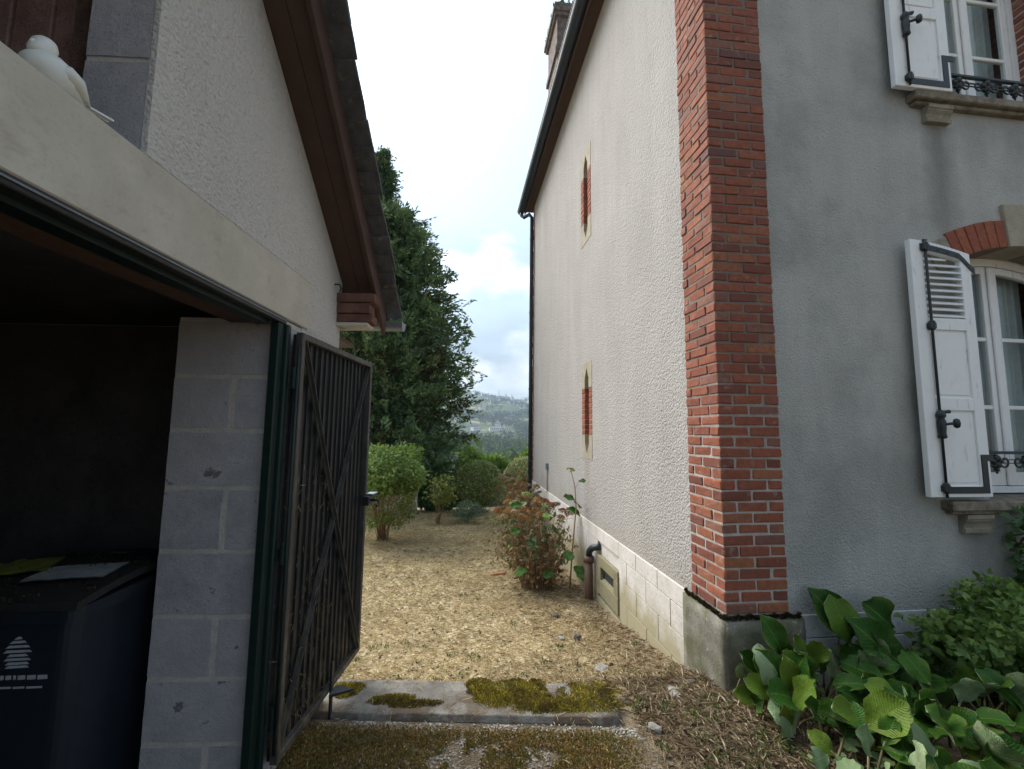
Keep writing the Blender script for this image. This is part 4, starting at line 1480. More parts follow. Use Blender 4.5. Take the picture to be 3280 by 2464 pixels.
# worn print on the front: emblem of stacked leaves, two lines of lettering too worn to read
fy_ = lambda z: -(.50 + .10 * (z - .05) / .92) / 2 - .0015
for k, (w, z) in enumerate(((.030, .865), (.060, .850), (.085, .833), (.100, .815), (.075, .800), (.095, .785), (.085, .770), (.085, .757))):
    mb = MB(); mb.add([(.085 - w / 2, fy_(z), z), (.085 + w / 2, fy_(z), z + .004), (.085 + w / 2 - .008, fy_(z + .012), z + .013), (.085 - w / 2 + .012, fy_(z + .012), z + .011)], [(0, 1, 2, 3)])
    mb.build('emblem_stripe', M['print'], binr)
x = -.02
for w in (.045, .012, .020, .010, .026, .030, .034):
    mb = MB(); mb.add([(x, fy_(.715), .715), (x + w, fy_(.715), .717), (x + w, fy_(.735), .733), (x, fy_(.735), .732)], [(0, 1, 2, 3)]); mb.build('letter_mark', M['print'], binr)
    x += w + .006
x = .02
for w in (.05, .04, .055):
    mb = MB(); mb.add([(x, fy_(.682), .682), (x + w, fy_(.682), .683), (x + w, fy_(.690), .691), (x, fy_(.690), .690)], [(0, 1, 2, 3)]); mb.build('letter_mark', M['print'], binr)
    x += w + .006


def sheet(name, cx_, cy_, w, d, z, rz, mat, amp, seed, label, cat):
    nu, nv = 12, 9
    V_, F_ = [], []
    for j in range(nv + 1):
        for i in range(nu + 1):
            u, v = i / nu - .5, j / nv - .5
            p = Vector((u * w, v * d, 0))
            V_.append((p.x, p.y, amp * (1 + mnoise.noise(Vector((u * 5 + seed, v * 4, seed))))))
    for j in range(nv):
        for i in range(nu):
            k = j * (nu + 1) + i
            F_.append((k, k + 1, k + nu + 2, k + nu + 1))
    nV = len(V_)
    V_ += [(x, y, z_ - .004) for x, y, z_ in V_]
    F_ += [tuple(q + nV for q in reversed(f)) for f in F_]
    mb = MB(); mb.add(V_, F_)
    o = mb.build(name, mat, None, smooth=True, loc=(cx_, cy_, z), rot=(0, 0, rz))
    return tag(o, label, cat)


sheet('paper_sheet', -1.58, 2.10, .27, .19, 1.002, .15, M['paper'], .004, 2, 'pale grey paper sheet lying on the bin lid', 'paper')
sheet('folded_sack', -1.86, 2.16, .24, .22, 1.000, .4, M['yellow_sack'], .012, 5, 'yellow-green folded sack on the left side of the bin lid', 'sack')

# ------------------------------------------------------------------ white bird figurine on the lintel
def ellipsoid_chain(pts, n=14):
    mb = MB(); mb.tube([p for p, r in pts], [r for p, r in pts], n); return mb


gm = Matrix.Translation((-.84, 2.12, 0)) @ Matrix.Rotation(-math.atan(GK), 4, 'Z')
bp = gm @ Vector((-.050, -1.050, 2.393))
bird = empty('bird_figurine', bp, -math.atan(GK))
bird.scale = (.82, .80, .74)
tag(bird, 'white ceramic bird figurine perched on the concrete lintel', 'figurine')
# local y = along the lintel (tail towards +y), z up
body = [((0, -.075, .045), .004), ((0, -.070, .050), .026), ((0, -.055, .056), .044), ((0, -.03, .058), .055), ((0, 0, .055), .055), ((0, .03, .048), .046), ((0, .055, .040), .032), ((0, .075, .034), .020), ((0, .085, .032), .006)]
o = ellipsoid_chain([(p, r * 1.14) for p, r in body], 18).build('body', M['ceramic'], bird, smooth=True)
head = [((0, -.058, .09), .018), ((0, -.050, .105), .026), ((0, -.040, .125), .030), ((0, -.036, .14), .029), ((0, -.032, .155), .022), ((0, -.030, .166), .006)]
ellipsoid_chain(head, 16).build('head', M['ceramic'], bird, smooth=True)
mb = MB(); mb.tube([(0, -.060, .130), (0, -.070, .124), (0, -.076, .119)], [.009, .006, .001], 8); mb.build('beak', M['ceramic'], bird, smooth=True)
mb = MB()
for k in range(6):
    a0, a1 = -.5 + k / 6, -.5 + (k + 1) / 6
    z_ = .034 + .004 * (k % 2)
    mb.prism([(.06 * 0 + a0 * .03, .07), (a1 * .03, .07), (a1 * .10, .145), (a0 * .10, .145)], lambda u, v, d: (u, v, z_ + d - (v - .07) * .06), 0, .007)
mb.build('tail', M['ceramic'], bird)
for s in (-1, 1):
    wing = [((s * .040, -.045, .062), .006), ((s * .048, -.02, .066), .026), ((s * .046, .015, .058), .026), ((s * .036, .05, .046), .015), ((s * .026, .085, .036), .003)]
    ellipsoid_chain(wing, 10).build('wing', M['ceramic'], bird, smooth=True)

# ------------------------------------------------------------------ threshold slab, moss, pebbles, straw
M['slab'] = mat_concrete('slab_concrete', (.13, .12, .105), (.27, .255, .225), 6, .8, .008,
                         lambda m, c, p: m.mix(m.ramp(m.noise(p, 5, 6, .7), [(.46, 0.0), (.58, .85)]), c, (.10, .068, .042)))
bm = rough_block(-.95, .93, -.19, .22, -.10, .024, 14, .006, 17, .03)
slab = bm_obj('threshold_slab', bm, M['slab'], None)
slab.location = (.05, 2.765, 0)
slab.rotation_euler = (math.radians(-1.5), 0, math.radians(-7.5))
tag(slab, 'worn grey concrete threshold slab between the gate and the lawn', 'slab')


def pnoise(P, s, seed=0.0):
    return np.array([mnoise.fractal(Vector((p[0] * s + seed, p[1] * s, seed)), 1.0, 2.0, 4) for p in P])


SA = math.radians(-7.5)


def slab_local(P):
    d = P[:, :2] - np.array([.05, 2.765])
    return np.stack([d[:, 0] * math.cos(-SA) - d[:, 1] * math.sin(-SA), d[:, 0] * math.sin(-SA) + d[:, 1] * math.cos(-SA)], 1)


def on_slab(P):
    q = slab_local(P)
    return (q[:, 0] > -.93) & (q[:, 0] < .91) & (q[:, 1] > -.175) & (q[:, 1] < .205)


M['moss_olive'] = mat_leaf('olive_moss', [(0, (0.138, 0.103, 0.025)), (.45, (0.299, 0.241, 0.040)), (.8, (0.460, 0.380, 0.057)), (1, (0.575, 0.460, 0.115))], .95, .15, .1, (.11, .07, .03), .1, .2)
M['moss_brown'] = mat_leaf('brown_moss', [(0, (0.143, 0.085, 0.034)), (.5, (0.286, 0.182, 0.055)), (.85, (0.403, 0.273, 0.065)), (1, (0.546, 0.403, 0.208))], .95, .1, .1, (.20, .17, .05), .1, .2)
n = 62000
P = np.stack([RNG.uniform(-.85, 1.05, n), RNG.uniform(1.75, 2.72, n), np.zeros(n)], 1)
lim = 2.585 - .13 * (P[:, 0] - .0)
k_ = (pnoise(P, 3.6, 4.2) + .35 * pnoise(P, 12, 1.0) > -.55) & (P[:, 1] < lim - .03 - .06 * RNG.random(n)) & (P[:, 0] < .98 - .2 * RNG.random(n))
P = P[k_]; hm = np.clip(pnoise(P, 3.6, 4.2), 0, 1)
P[:, 2] = .008 + hm * .02 * RNG.random(len(P))
tag(link('moss', blades('moss', P, .008, .02, .004, .010, M['moss_brown'], 1.0, .8)), 'brown-green moss growing over the foreground paving', 'moss', kind='stuff')
# cushions on the slab
sets = []
for (cx_, cy_, rx_, ry_, cnt) in ((.40, 2.79, .30, .16, 15000), (.16, 2.87, .10, .12, 3000), (.56, 2.64, .24, .085, 6000), (-.66, 2.93, .13, .10, 4000), (-.36, 2.80, .16, .06, 2000), (.82, 2.70, .22, .18, 6500), (-.22, 2.74, .2, .04, 1800)):
    a = RNG.uniform(0, 2 * math.pi, cnt); r = np.sqrt(RNG.random(cnt))
    q = np.stack([cx_ + np.cos(a) * r * rx_, cy_ + np.sin(a) * r * ry_, np.zeros(cnt)], 1)
    nn = pnoise(q, 9, cx_ * 7)
    kk = (r + nn * .9 + .4 * RNG.random(cnt)) < 1.1
    q = q[kk]; rr = r[kk]
    q[:, 2] = .018 + np.clip(1 - rr, 0, 1) * .028 * RNG.uniform(.4, 1, len(q)) - .026 * np.clip((q[:, 1] - 2.765), 0, 1)
    sets.append(q)
P = np.concatenate(sets)
tag(link('moss', blades('moss', P, .007, .018, .004, .009, M['moss_olive'], 1.0, .9)), 'yellow-green moss cushions on the threshold slab', 'moss', kind='stuff')

_ico = bmesh.new(); bmesh.ops.create_icosphere(_ico, subdivisions=1, radius=1)
_ico.verts.ensure_lookup_table()
ICO_V = np.array([v.co[:] for v in _ico.verts]); ICO_F = np.array([[v.index for v in f.verts] for f in _ico.faces]); _ico.free()


def blob_mesh(name, C, R, mat, squash=.6, jit=.22, rng=RNG, smooth=True):
    n = len(C)
    B = ICO_V[None] * (1 + rng.uniform(-jit, jit, (n, len(ICO_V), 1)))
    S = R[:, None, None] * np.stack([rng.uniform(.7, 1.2, n), rng.uniform(.7, 1.2, n), np.full(n, squash)], 1)[:, None, :]
    a = rng.uniform(0, 2 * math.pi, n); ca, sa = np.cos(a), np.sin(a)
    B = B * S
    x = B[:, :, 0] * ca[:, None] - B[:, :, 1] * sa[:, None]
    y = B[:, :, 0] * sa[:, None] + B[:, :, 1] * ca[:, None]
    V = np.stack([x, y, B[:, :, 2]], 2) + C[:, None, :]
    Fc = (ICO_F[None] + (np.arange(n) * len(ICO_V))[:, None, None]).reshape(-1, 3)
    return np_mesh(name, V.reshape(-1, 3), Fc, mat, smooth)


M['pebble'] = mat_leaf('pebbles', [(0, (.20, .18, .15)), (.4, (.38, .35, .30)), (.8, (.55, .53, .48)), (1, (.30, .17, .11))], .8, 0, .3)
n = 2600
P = np.stack([RNG.uniform(-.75, 1.05, n), RNG.uniform(1.9, 2.62, n), np.full(n, .008)], 1)
lim = 2.585 - .13 * P[:, 0]
k_ = ((P[:, 1] < lim) & (P[:, 1] > lim - .13 * RNG.random(n))) | ((pnoise(P, 3.6, 4.2) < -.03) & (P[:, 1] < lim))
P = P[k_]
tag(link('gravel', blob_mesh('gravel', P, RNG.uniform(.003, .008, len(P)), M['pebble'])), 'pale washed pebbles showing along the front of the slab', 'gravel', kind='stuff')

# dry grass: straw lying on the lawn and the earth strip
M['straw'] = mat_leaf('straw', [(0, (.40, .30, .16)), (.3, (.62, .50, .29)), (.7, (.76, .66, .43)), (1, (.84, .77, .56))], .8, .25, .2, (.42, .32, .18, 1.6, .45), 0.0, 0.0)
M['straw_brown'] = mat_leaf('brown_straw', [(0, (.25, .18, .11)), (.4, (.48, .37, .24)), (.8, (.66, .55, .38)), (1, (.78, .68, .50))], .85, .1, .2, None, .15, 0.0)


def house_free(P):
    return ~((P[:, 0] > HX - .04) & (P[:, 1] > HY - .04))


def straw(name, n, xr, yf, lmin, lmax, w, mat, label, keep=None, flat=.14, upv=.2):
    P = np.zeros((n, 3))
    P[:, 0] = RNG.uniform(*xr, n); P[:, 1] = yf(RNG.random(n))
    ok = house_free(P) & ~on_slab(P)
    if keep is not None: ok &= keep(P)
    P = P[ok]; m_ = len(P)
    sc = np.clip(P[:, 1] / 4, .8, 2.6)
    P[:, 2] = gz_np(P[:, 0], P[:, 1]) + RNG.uniform(.0, .012, m_)
    D = RNG.normal(size=(m_, 3)); D[:, 2] = np.abs(D[:, 2]) * flat + upv * RNG.random(m_) ** 3
    return tag(link(name, leaf_mesh(name, P, D, rand_dirs(m_) + np.array([0, 0, 1.2]), RNG.uniform(lmin, lmax, m_) * np.sqrt(sc), RNG.uniform(w * .6, w * 1.3, m_) * sc, mat, .1, .2)), label, 'dry grass', kind='stuff')


yf = lambda u: 2.9 + 11.0 * u ** 1.7
straw('dry_grass', 95000, (-2.2, 1.76), yf, .025, .085, .0031, M['straw'], 'short dry straw-coloured grass covering the passage lawn', lambda P: (P[:, 1] > 2.98) & (P[:, 0] < 1.75 - .55 * RNG.random(len(P))))
straw('dead_grass', 20000, (-.9, 1.78), lambda u: 2.95 + 7 * u ** 1.8,   .03, .12, .003, M['straw_brown'], 'brown dead grass and stalks on the earth strip beside the house wall', lambda P: P[:, 0] > .75 + .5 * np.sin(P[:, 1] * 2) * .3 + .7 * (RNG.random(len(P)) - .3))
straw('straw_litter', 11000, (.95, 2.3), lambda u: 1.7 + 1.3 * u, .03, .13, .0027, M['straw_brown'], 'brown straw litter on the soil between the slab and the leafy bed', lambda P: P[:, 0] > 1.0 + .15 * RNG.random(len(P)) - .35 * (P[:, 1] < 2.0))
M['weed'] = mat_leaf('weeds', [(0, (.05, .085, .025)), (.6, (.10, .15, .045)), (1, (.19, .22, .09))], .6, .3, .3)
cl = np.stack([RNG.uniform(-1.4, 1.7, 130), 3.0 + 6 * RNG.random(130) ** 1.5], 1)
cl = np.concatenate([cl, np.stack([RNG.uniform(1.05, 1.8, 60), RNG.uniform(1.9, 2.75, 60)], 1)])
P = np.repeat(cl, 16, 0) + RNG.normal(size=(len(cl) * 16, 2)) * .022
P = np.concatenate([P, np.zeros((len(P), 1))], 1)
P = P[house_free(P) & ~on_slab(P)]
P[:, 2] = gz_np(P[:, 0], P[:, 1])
tag(link('weeds', blades('weeds', P, .015, .05, .006, .014, M['weed'], .9, .9)), 'scattered small green weeds in the dry lawn', 'weeds', kind='stuff')
M['litter'] = mat_leaf('leaf_litter', [(0, (.05, .032, .022)), (.5, (.13, .085, .05)), (1, (.26, .19, .12))], .8, .1, .25)
n = 2600
P = np.stack([RNG.uniform(-1.2, 1.76, n), 2.9 + 7 * RNG.random(n) ** 2, np.zeros(n)], 1)
P2 = np.stack([RNG.uniform(1.05, 2.2, 1500), RNG.uniform(1.7, 2.76, 1500), np.zeros(1500)], 1)
P = np.concatenate([P, P2]); P = P[house_free(P) & ~on_slab(P)]
P[:, 2] = gz_np(P[:, 0], P[:, 1]) + .008
D = rand_dirs(len(P)); D[:, 2] *= .3
tag(link('leaf_litter', leaf_mesh('leaf_litter', P, D, rand_dirs(len(P)) * .6 + np.array([0, 0, 1]), RNG.uniform(.015, .045, len(P)), RNG.uniform(.01, .025, len(P)), M['litter'], .25, .2)), 'small brown fallen leaves lying in the dead grass', 'leaf litter', kind='stuff')

n = 900
P = np.stack([RNG.uniform(-.75, 1.05, n), RNG.uniform(1.9, 3.05, n), np.full(n, .03)], 1)
q = slab_local(P)
edge = (np.abs(q[:, 1] - .19) < .05 * RNG.random(n)) | (RNG.random(n) < .28) | (q[:, 0] > .7)
P = P[edge]; P[:, 2] = np.where(on_slab(P), .032, .016) - .026 * np.clip(P[:, 1] - 2.765, 0, 1)
D = rand_dirs(len(P)); D[:, 2] *= .12
tag(link('loose_straw', leaf_mesh('loose_straw', P, D, rand_dirs(len(P)) * .4 + np.array([0, 0, 1]), RNG.uniform(.02, .09, len(P)), RNG.uniform(.0018, .0035, len(P)), M['straw'], .1, .1)), 'loose straw blown over the slab and the mossy paving', 'straw', kind='stuff')

# single stones and fragments
M['stone_grey'] = mat_concrete('stone_grey', (.20, .19, .165), (.36, .34, .30), 14, .8, .006)
M['stone_dark'] = mat_concrete('stone_dark', (.06, .058, .058), (.14, .13, .12), 14, .8, .006)
M['terracotta'] = mat_concrete('terracotta', (.30, .12, .06), (.42, .19, .10), 14, .8, .006)


def stone(name, px, py, sx, sy, sz, mat, label, cat, seed, rz=0.0):
    p = ong(px, py)
    bm = bmesh.new(); bmesh.ops.create_icosphere(bm, subdivisions=2, radius=1)
    for v in bm.verts:
        q = v.co.copy()
        q *= 1 + .35 * mnoise.noise(q * 1.3 + Vector((seed, 0, 0)))
        f = 1.0
        q = Vector((max(-.75, min(.75, q.x)) / .75, max(-.75, min(.75, q.y)) / .75, max(-.6, min(.6, q.z)) / .6))
        v.co = Vector((q.x * sx / 2, q.y * sy / 2, q.z * sz / 2)) + mnoise.noise_vector(v.co * 3 + Vector((seed, 1, 2))) * min(sx, sz) * .06
    me = bpy.data.meshes.new(name); bm.to_mesh(me); bm.free(); me.materials.append(mat)
    o = link(name, me, None, (p[0], p[1], p[2] + sz * .32), (random.uniform(-.15, .15), random.uniform(-.15, .15), rz))
    return tag(o, label, cat)


stone('stone', 1797, 2052, .065, .05, .035, M['stone_grey'], 'flat grey stone in the dry grass, left of the dark stone', 'stone', 1.3)
stone('stone', 1850, 2052, .07, .05, .06, M['stone_dark'], 'dark upright stone standing in the dry grass near the plinth', 'stone', 2.7, .4)
stone('stone', 1780, 1980, .06, .05, .05, M['stone_dark'], 'small dark mossy stone in the grass, farthest of the loose stones', 'stone', 5.1, .9)
stone('stone', 1927, 2154, .09, .08, .05, M['stone_grey'], 'pale lumpy stone at the right rear corner of the slab', 'stone', 3.9, .7)
stone('slate_fragment', 2160, 2228, .12, .07, .03, M['stone_grey'], 'grey pointed slate fragment lying on soil by the concrete pillar foot', 'stone', 7.7, 1.2)
stone('slate_fragment', 2203, 2189, .10, .05, .02, M['stone_dark'], 'thin dark slate fragment close to the concrete pillar foot', 'stone', 8.2, -.3)
stone('stone', 2098, 2348, .07, .05, .045, M['stone_grey'], 'pale angular stone on the soil right of the pebbles', 'stone', 9.4, -.5)
stone('terracotta_chip', 1891, 2424, .028, .02, .014, M['terracotta'], 'tiny orange terracotta chip on the foreground moss', 'chip', 4.4)
stone('brick_fragment', 1597, 1844, .24, .06, .05, M['terracotta'], 'long reddish brick fragment lying on the lawn before the hydrangea', 'brick', 6.4, .1)


# ------------------------------------------------------------------ plants
def mat_big_leaf(name, a, b_, edge):
    m = NT(name)
    oi = m.n('ShaderNodeObjectInfo')
    uv = m.n('ShaderNodeUVMap'); uv.uv_map = 'UVMap'
    u, v, _ = m.sep(uv.outputs[0])
    r = oi.outputs['Random']
    c = m.ramp(r, [(0, a), (.6, b_), (1, edge)])
    rim = m.ramp(m.math('ABSOLUTE', m.math('SUBTRACT', u, .5)), [(.30, 0.0), (.5, .55)])
    c = m.mix(m.math('MULTIPLY', rim, m.ramp(m.noise(m.pos(), 7, 3), [(.4, 0.0), (.6, 1.0)])), c, edge)
    mid = m.ramp(m.math('ABSOLUTE', m.math('SUBTRACT', u, .5)), [(.012, .6), (.035, 0.0)])
    c = m.mix(mid, c, edge)
    # side veins
    w = m.n('ShaderNodeTexWave'); w.inputs['Scale'].default_value = 5.5; w.inputs['Distortion'].default_value = 1.2
    vv = m.math('SUBTRACT', v, m.math('MULTIPLY', m.math('ABSOLUTE', m.math('SUBTRACT', u, .5)), .55))
    cb = m.n('ShaderNodeCombineXYZ'); m.l(vv, cb.inputs[0])
    m.l(cb.outputs[0], w.inputs['Vector'])
    c = m.mix(m.ramp(w.outputs['Fac'], [(.90, 0.0), (.99, .12)]), c, edge)
    sp = m.noise(m.pos(), 30, 4)
    c = m.mix(m.ramp(sp, [(.61, 0.0), (.70, .6)]), c, (.17, .11, .03))
    h = m.math('ADD', m.math('MULTIPLY', w.outputs['Fac'], -.25), m.math('ADD', m.noise(m.pos(), 45, 3), m.math('MULTIPLY', m.noise(m.pos(), 16, 3), 1.6)))
    bb = m.bsdf(c, .5, normal=m.bump(h, .6, .008), spec=.2)
    t_ = m.n('ShaderNodeBsdfTranslucent'); m.l(m.mix(.5, c, (.2, .3, .03)), t_.inputs['Color'])
    mx = m.n('ShaderNodeMixShader'); mx.inputs[0].default_value = .18
    m.l(bb, mx.inputs[1]); m.l(t_.outputs[0], mx.inputs[2])
    return m.end(mx.outputs[0])


M['berg_top'] = mat_big_leaf('bergenia_top', (.020, .075, .010), (.042, .125, .014), (.15, .22, .025))
M['berg_under'] = mat_big_leaf('bergenia_underside', (.20, .29, .14), (.27, .36, .19), (.36, .40, .24))


def big_leaf(seed, ln, wd, cup, bend, ruffle, mats):
    """obovate leathery leaf, base at the origin, blade along +y, upper side +z; two skins"""
    r = random.Random(seed)
    nu, nv = 6, 9
    prof = [.10, .34, .60, .80, .93, 1.0, .98, .86, .62, .22]
    V_, F_, UV = [], [], []
    ph = r.random() * 6
    for j in range(nv + 1):
        v = j / nv
        for i in range(nu + 1):
            u = i / nu * 2 - 1
            w = prof[j] * wd / 2 * (1 + .05 * math.sin(j * 2.1 + ph * 3))
            x = u * w
            yl = ln * v + (-.06 * ln * (abs(u) ** 2) if j == nv else 0)
            z = cup * abs(u) ** 1.5 * wd * prof[j] + bend * ln * v * v + ruffle * wd * abs(u) ** 2 * math.sin(v * 11 + ph + (2 if u > 0 else 0))
            V_.append((x, yl, z)); UV.append((i / nu, v))
    for j in range(nv):
        for i in range(nu):
            k = j * (nu + 1) + i
            if i < nu // 2:
                F_ += [(k, k + 1, k + nu + 1), (k + 1, k + nu + 2, k + nu + 1)]
            else:
                F_ += [(k, k + 1, k + nu + 2), (k, k + nu + 2, k + nu + 1)]
    n_ = len(V_)
    me = bpy.data.meshes.new('leaf')
    V2 = [(x, y, z - .011) for x, y, z in V_]
    me.from_pydata(V_ + V2, [], F_ + [tuple(q + n_ for q in reversed(f)) for f in F_])
    uvl = me.uv_layers.new(name='UVMap')
    for lp in me.loops:
        uvl.data[lp.index].uv = UV[lp.vertex_index % n_]
    for mt in mats: me.materials.append(mt)
    me.polygons.foreach_set('material_index', [0] * len(F_) + [1] * len(F_))
    me.polygons.foreach_set('use_smooth', [True] * (2 * len(F_)))
    me.update()
    return me


LV = [big_leaf(s, 1.0, random.uniform(.62, .86), random.uniform(.02, .30), random.uniform(-.40, .20), random.uniform(.03, .10), (M['berg_top'], M['berg_under'])) for s in range(14)]


def orient(d, nrm):
    d = Vector(d).normalized()
    x = d.cross(Vector(nrm)).normalized()
    z = x.cross(d).normalized()
    return Matrix((x, d, z)).transposed().to_euler()


def place_leaf(parent, base, d, nrm, ln, name='leaf', var=None):
    return link(name, random.choice(LV) if var is None else LV[var], parent, base, orient(d, nrm), (ln, ln, ln))


bp0 = Vector((2.35, 2.35, 0))
berg = empty('bergenia', bp0)
tag(berg, 'dense clump of large rounded glossy bergenia leaves at the foot of the house', 'plant')
M['stalk'] = mat_simple('leaf_stalk', (.17, .14, .06), .6, 0, .4, 20, .2, .002)
stalks = MB()
pts = []
tries = 0
while len(pts) < 290 and tries < 9000:
    tries += 1
    x, y = random.uniform(1.72, 3.75), random.uniform(1.35, 2.70)
    if x < 1.70 + max(0, (2.05 - y)) * .35 + (.0 if y > 2.3 else .12): continue
    if y > 2.66 and x < 2.31: continue
    if all((x - a) ** 2 + (y - c) ** 2 > .0052 for a, c in pts): pts.append((x, y))
for x, y in pts:
    edge_ = min(1, (x - 1.70) / .35)
    h = random.uniform(.04, .26) * (.45 + .55 * edge_) * (.55 + .45 * min(1, max(0, (y - 1.4) / .8)))
    ln = random.uniform(.13, .24) * (.8 + .2 * edge_)
    az = random.uniform(0, 2 * math.pi)
    out = Vector((math.cos(az) - .25, math.sin(az) - .45, 0))
    d = out.normalized() * random.uniform(.35, 1.0) + Vector((0, 0, random.uniform(.15, 1.0)))
    if y > 2.5: d.y = -abs(d.y) * .6
    if x < 2.35 and y > 2.45: d.y = -abs(d.y)
    d.normalize()
    if random.random() < .07:
        nrm = Vector((random.uniform(-.3, .3), .7, -.55))          # turned over, pale side out
    else:
        nrm = Vector((random.uniform(-.5, .3), -.55 + random.uniform(-.4, .4), .75))
    base = Vector((x, y, h))
    while (base + d * ln).y > FW - .05 or (base.x + d.x * ln > HX - .06 and base.x + d.x * ln < 2.33 and (base + d * ln).y > HY - .05):
        base.y -= .02
        if base.y < 1.2: break
    if base.z + d.z * ln < .03: d.z = .2
    place_leaf(berg, base - bp0, d, nrm, ln)
    foot = Vector((x - d.x * .08 + random.uniform(-.03, .03), y - d.y * .08 + random.uniform(-.03, .03), -.01))
    stalks.tube([foot - bp0, (foot + base) / 2 - bp0 + Vector((0, 0, .01)), base - bp0 + d * .02], [.007, .006, .005], 5)
# leaves the photograph shows singly: against the pillar foot and at the front edge (pixel of the base, of the tip, side shown)
for (bx, by, tx, ty, Yb, pale, ln) in ((2508, 2098, 2475, 1998, 2.60, 0, .15), (2500, 2205, 2460, 2108, 2.50, 0, .16), (2512, 2140, 2416, 2118, 2.52, 1, .14), (2535, 2215, 2535, 2130, 2.46, 0, .15), (2580, 2215, 2565, 2100, 2.50, 0, .17), (2570, 2265, 2450, 2320, 2.36, 1, .18), (2440, 2235, 2380, 2222, 2.58, 0, .14), (2725, 2055, 2655, 1912, 2.66, 0, .22), (2720, 2060, 2700, 1935, 2.62, 0, .20), (2860, 2015, 2790, 1935, 2.66, 0, .17), (2885, 2155, 2795, 2010, 2.52, 0, .24), (2650, 2420, 2605, 2440, 2.03, 1, .10)):
    b0, t0 = Vector(ony(bx, by, Yb)), Vector(ony(tx, ty, Yb - .05))
    d = t0 - b0
    nrm = Vector((-.15, -.8, .5)) if not pale else Vector((.1, .75, -.5))
    place_leaf(berg, b0 - bp0, d, nrm, d.length * 1.02)
    stalks.tube([Vector((b0.x + .03, b0.y + .02, -.01)) - bp0, b0 - bp0], [.006, .005], 5)
so = stalks.build('leaf_stalks', M['stalk'], berg, smooth=True); so['kind'] = 'stuff'

# small scalloped plant at the front edge of the bed
M['scallop'] = mat_leaf('scalloped_leaves', [(0, (.11, .19, .07)), (.6, (.20, .29, .12)), (1, (.33, .40, .22))], .6, .25, .3)
sp0 = Vector((1.93, 1.98, 0))
sc = empty('lady_mantle', sp0); tag(sc, 'low plant with pale scalloped leaves in front of the bergenia', 'plant')


def lobed(seed, lobes=7):
    r = random.Random(seed)
    mb = MB(); ring = []
    N = lobes * 4
    for k in range(N):
        a = -2.6 + 5.2 * k / (N - 1)
        rr = 1 - .16 * (1 - abs(math.cos(lobes * (k / (N - 1)) * math.pi))) + r.uniform(-.03, .03)
        ring.append((rr * math.sin(a), rr * math.cos(a) * .95, .18 * rr * rr + .05 * math.sin(k * 1.3)))
    mb.add([(0, -.1, 0)] + ring, [(0, k + 1, k + 2) for k in range(N - 1)])
    return mb.mesh('leaf', M['scallop'], smooth=True)


LB = [lobed(s) for s in range(3)]
st = MB()
for k in range(34):
    x, y = random.gauss(0, .16), random.gauss(0, .13)
    z = random.uniform(.02, .10)
    nrm = Vector((random.uniform(-.6, .6), -.5 + random.uniform(-.4, .4), .8))
    az = random.uniform(0, 6.28)
    s_ = random.uniform(.028, .055)
    link('leaf', random.choice(LB), sc, (x, y, z), orient(Vector((math.cos(az), math.sin(az), .1)), nrm), (s_, s_, s_))
    st.tube([(x * .5, y * .5, -.01), (x, y, z)], .0022, 4)
st.build('leaf_stalks', M['stalk'], sc)['kind'] = 'stuff'


def shell_points(n, c, r, lump=.18, s=1.6, inner=.72, seed=0.0, zmin=None):
    d = rand_dirs(n)
    nn = np.array([mnoise.noise(Vector((p[0] * s + seed, p[1] * s, p[2] * s + seed))) for p in d])
    n2 = np.array([mnoise.noise(Vector((p[0] * s * 3 + seed, p[1] * s * 3, p[2] * s * 3))) for p in d])
    rad = (1 + lump * nn * 1.6 + lump * .6 * n2) * (inner + (1 - inner) * np.sqrt(RNG.random(n)))
    P = d * rad[:, None] * np.array(r) + np.array(c)
    if zmin is not None:
        k = P[:, 2] > zmin; return P[k], d[k]
    return P, d


def bush(name, root, label, cat, c, r, n, ll, lw, mat, nst, stem_mat, lump=.18, seed=0.0, zmin=None, inner=.72, hang=0.0, s=1.6, group=None):
    o = empty(name, root); tag(o, label, cat, group)
    P, d = shell_points(n, c, r, lump, s, inner, seed, zmin)
    D = d * .5 + rand_dirs(len(P)) * .8 + np.array([0, 0, -hang])
    N = d + rand_dirs(len(P)) * .5 + np.array([0, 0, .5])
    fo = link('foliage', leaf_mesh('foliage', P - np.array(root), D, N, RNG.uniform(ll * .6, ll * 1.25, len(P)), RNG.uniform(lw * .6, lw * 1.2, len(P)), mat), o)
    mb = MB()
    for k in range(nst):
        q = P[random.randrange(len(P))] * .85 + np.array(c) * .15
        a = random.uniform(0, 6.28); f = np.array(root) + np.array([math.cos(a), math.sin(a), 0]) * random.random() ** .5 * min(r) * .22
        mid = (f + q) / 2 + np.array([random.gauss(0, .04), random.gauss(0, .04), .08 * r[2]])
        mid[:2] = f[:2] * .55 + q[:2] * .45
        mb.tube([f - np.array(root) - np.array([0, 0, .05]), mid - np.array(root), q - np.array(root)], [.009 * r[2] + .002, .006 * r[2] + .002, .003], 5)
    so = mb.build('stems', stem_mat, o, smooth=True); so['kind'] = 'stuff'
    return o


